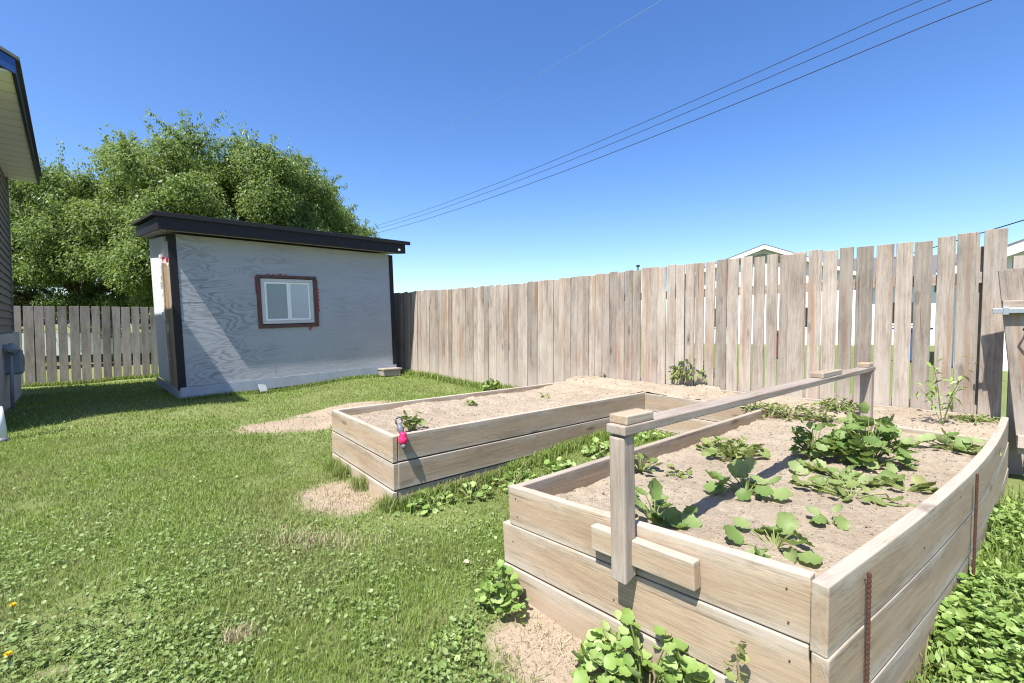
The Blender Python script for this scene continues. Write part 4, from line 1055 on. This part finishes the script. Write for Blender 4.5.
plant('weed_clump', 'low pale patch in the right corner of the strip', 975, 428, .42, 'palegreen', LANCE, 60, .12, .04, .03, .06, WG, 'weeds')
plant('weed_clump', 'tiny weed on the strip soil by the fence left of the clump', 661, 388, .42, 'palegreen', LANCE, 24, .06, .07, .03, .06, WG, 'weeds')
# tall thin weed by the fence
tw = at_z(942, 430, .42); tw[2] = soil_z(tw[0], tw[1]) - .01
tp = thing('tall_weed', tw, 'tall spindly weed standing against the boards at the right', 'weed')
m = MB(); LP = []
for k in range(6):
    an = k * 1.1 + .4; tip = tw + np.array([.16 * math.cos(an), .10 * math.sin(an), random.uniform(.22, .50)]); md = (tw + tip) / 2 + np.array([0, 0, .05])
    m.tube([tw, md, tip], [.0032, .0024, .0015], 5)
    for q in np.linspace(.3, 1, 9): LP.append(tw + (tip - tw) * q + np.array([random.uniform(-.03, .03), random.uniform(-.03, .03), .03]))
m.build('stem', M['stem'], tp)
LP = np.array(LP); n = len(LP)
leaf_obj('leaves', [place(LANCE, LP, rng.uniform(0, 6.28, n), rng.normal(.1, .5, n), rng.normal(0, .4, n), rng.uniform(.035, .08, n), rng.beta(2, 2, n))], M['mallow'], tp)
# seedlings in the left bed
SD = 'seedlings in the bare left bed'
plant('seedling', 'leggy green seedling by the pink tool in the left bed', 413, 428, .40, 'palegreen', LOBED, 26, .07, .17, .03, .06, SD)
for px, py, lab in ((545, 394, 'tiny seedling in the middle of the left bed soil'), (603, 384, 'tiny seedling near the fence end of the left bed'), (626, 380, 'small sprout touching the fence at the end of the left bed'), (470, 402, 'wisp of a sprout halfway along the left bed, nearer the shed')):
    plant('seedling', lab, px, py, .42, 'palegreen', LOBED, 9, .05, .07, .025, .05, SD)
plant('weed_clump', 'green weed clump at the fence foot left of the soil', 0, 0, .15, 'mallow', LOBED, 60, .14, .22, .04, .08, WG, 'weeds', pos=F0 + FD * 5.6 + FN * .17)
# mallow in the foreground
MG = 'mallow weeds around the near bed'
ft = lambda q, off: NL + ec * q - B * off
plant('mallow_weed', 'big bushy mallow in front of the near bed at the photo foot', 0, 0, -.05, 'mallow', LOBED, 320, .22, .29, .026, .058, MG, 'weeds', pos=ft(.80, .10), ell=(1.15, .6), tone=.15)
plant('mallow_weed', 'smaller mallow growing up the boards right of the big one', 0, 0, -.05, 'mallow', LOBED, 55, .10, .18, .025, .05, MG, 'weeds', pos=ft(1.02, .08), tone=.15)
plant('mallow_weed', 'mallow cluster at the left corner of the near bed', 0, 0, -.03, 'mallow', LOBED, 110, .10, .17, .02, .045, MG, 'weeds', pos=NL + np.array([-.045, -.16]), ell=(1.3, .8))
plant('mallow_weed', 'low leaves on the dirt in front of the near corner', 0, 0, -.03, 'mallow', LOBED, 40, .10, .05, .018, .035, MG, 'weeds', pos=NL + np.array([-.2, -.42]))
for k, (px, py, n_, lab) in enumerate(((430, 496, 22, 'grassy weed at the near corner of the left bed'), (470, 489, 24, 'weed beside the long side of the left bed, second from its corner'), (515, 477, 40, 'leafy mallow between the two beds behind the corner'), (560, 468, 42, 'leafy weed in the gap between the beds, mid length'), (598, 456, 46, 'leafy weed in the gap between the beds, farthest in'), (648, 441, 40, 'weed under the crossbar start in the gap between beds'))):
    plant('mallow_weed', lab, px, py, .02, 'mallow', LOBED, n_, .15, .11, .028, .06, MG, 'weeds', ell=(.8, 1.2), tone=.1)
# thin seed stalk at the front
tp = thing('tall_weed', (*ft(1.08, .05), -.05), 'thin yellowish stalk rising in front of the lower boards', 'weed')
b_ = np.array([*ft(1.08, .05), -.05]); m = MB(); m.tube([b_, b_ + np.array([-.01, 0, .2]), b_ + np.array([-.03, .0, .36])], .003, 5); m.build('stem', M['drystem'], tp)
LP = np.array([b_ + np.array([-.02 + random.uniform(-.02, .02), random.uniform(-.02, .02), random.uniform(.1, .37)]) for _ in range(40)])
leaf_obj('leaves', [place(LOBED, LP, rng.uniform(0, 6.28, 40), rng.normal(0, .5, 40), rng.normal(0, .5, 40), rng.uniform(.012, .03, 40), rng.uniform(.4, 1, 40))], M['palegreen'], tp)
# dandelions and a chip of stone
for px, py, lab in ((13, 606, 'yellow dandelion in the lawn at the left, the farther one'), (8, 652, 'yellow dandelion at the left near the photo foot')):
    p = at_z(px, py, .05); z0 = g1(p[0], p[1]); t = thing('dandelion', (p[0], p[1], z0), lab, 'flower', 'dandelions in the lawn')
    m = MB(); m.tube([(p[0], p[1], z0), (p[0], p[1], z0 + .055)], .002, 5); m.build('stem', M['stem'], t)
    n = 26; k_ = np.arange(n); leaf_obj('flower_head', [place(LANCE, np.tile([p[0], p[1], z0 + .055], (n, 1)), k_ * 2.4, .15 + .9 * k_ / n, k_ * 0., np.full(n, .014), k_ / n)], M['yellow'], t)
p = at_z(466, 564, 0); m = MB(); z0 = g1(p[0], p[1]) + .03
m.add([(p[0] - .018, p[1], z0), (p[0] + .015, p[1] - .012, z0), (p[0] + .02, p[1] + .012, z0 + .004), (p[0], p[1] + .018, z0), (p[0] - .004, p[1] - .002, z0 + .018), (p[0] + .008, p[1] + .006, z0 + .016)],
      [(0, 1, 4), (1, 2, 5, 4), (2, 3, 5), (3, 0, 4, 5), (3, 2, 1, 0)])
tag(m.build('stone_chip', M['stone'], None, .003), 'pale chip lying in the grass left of the near bed', 'stone')

scene.cycles.max_bounces = 6; scene.cycles.transparent_max_bounces = 4
scene.cycles.use_denoising = True; scene.cycles.filter_width = 1.15; scene.cycles.sample_clamp_indirect = 3
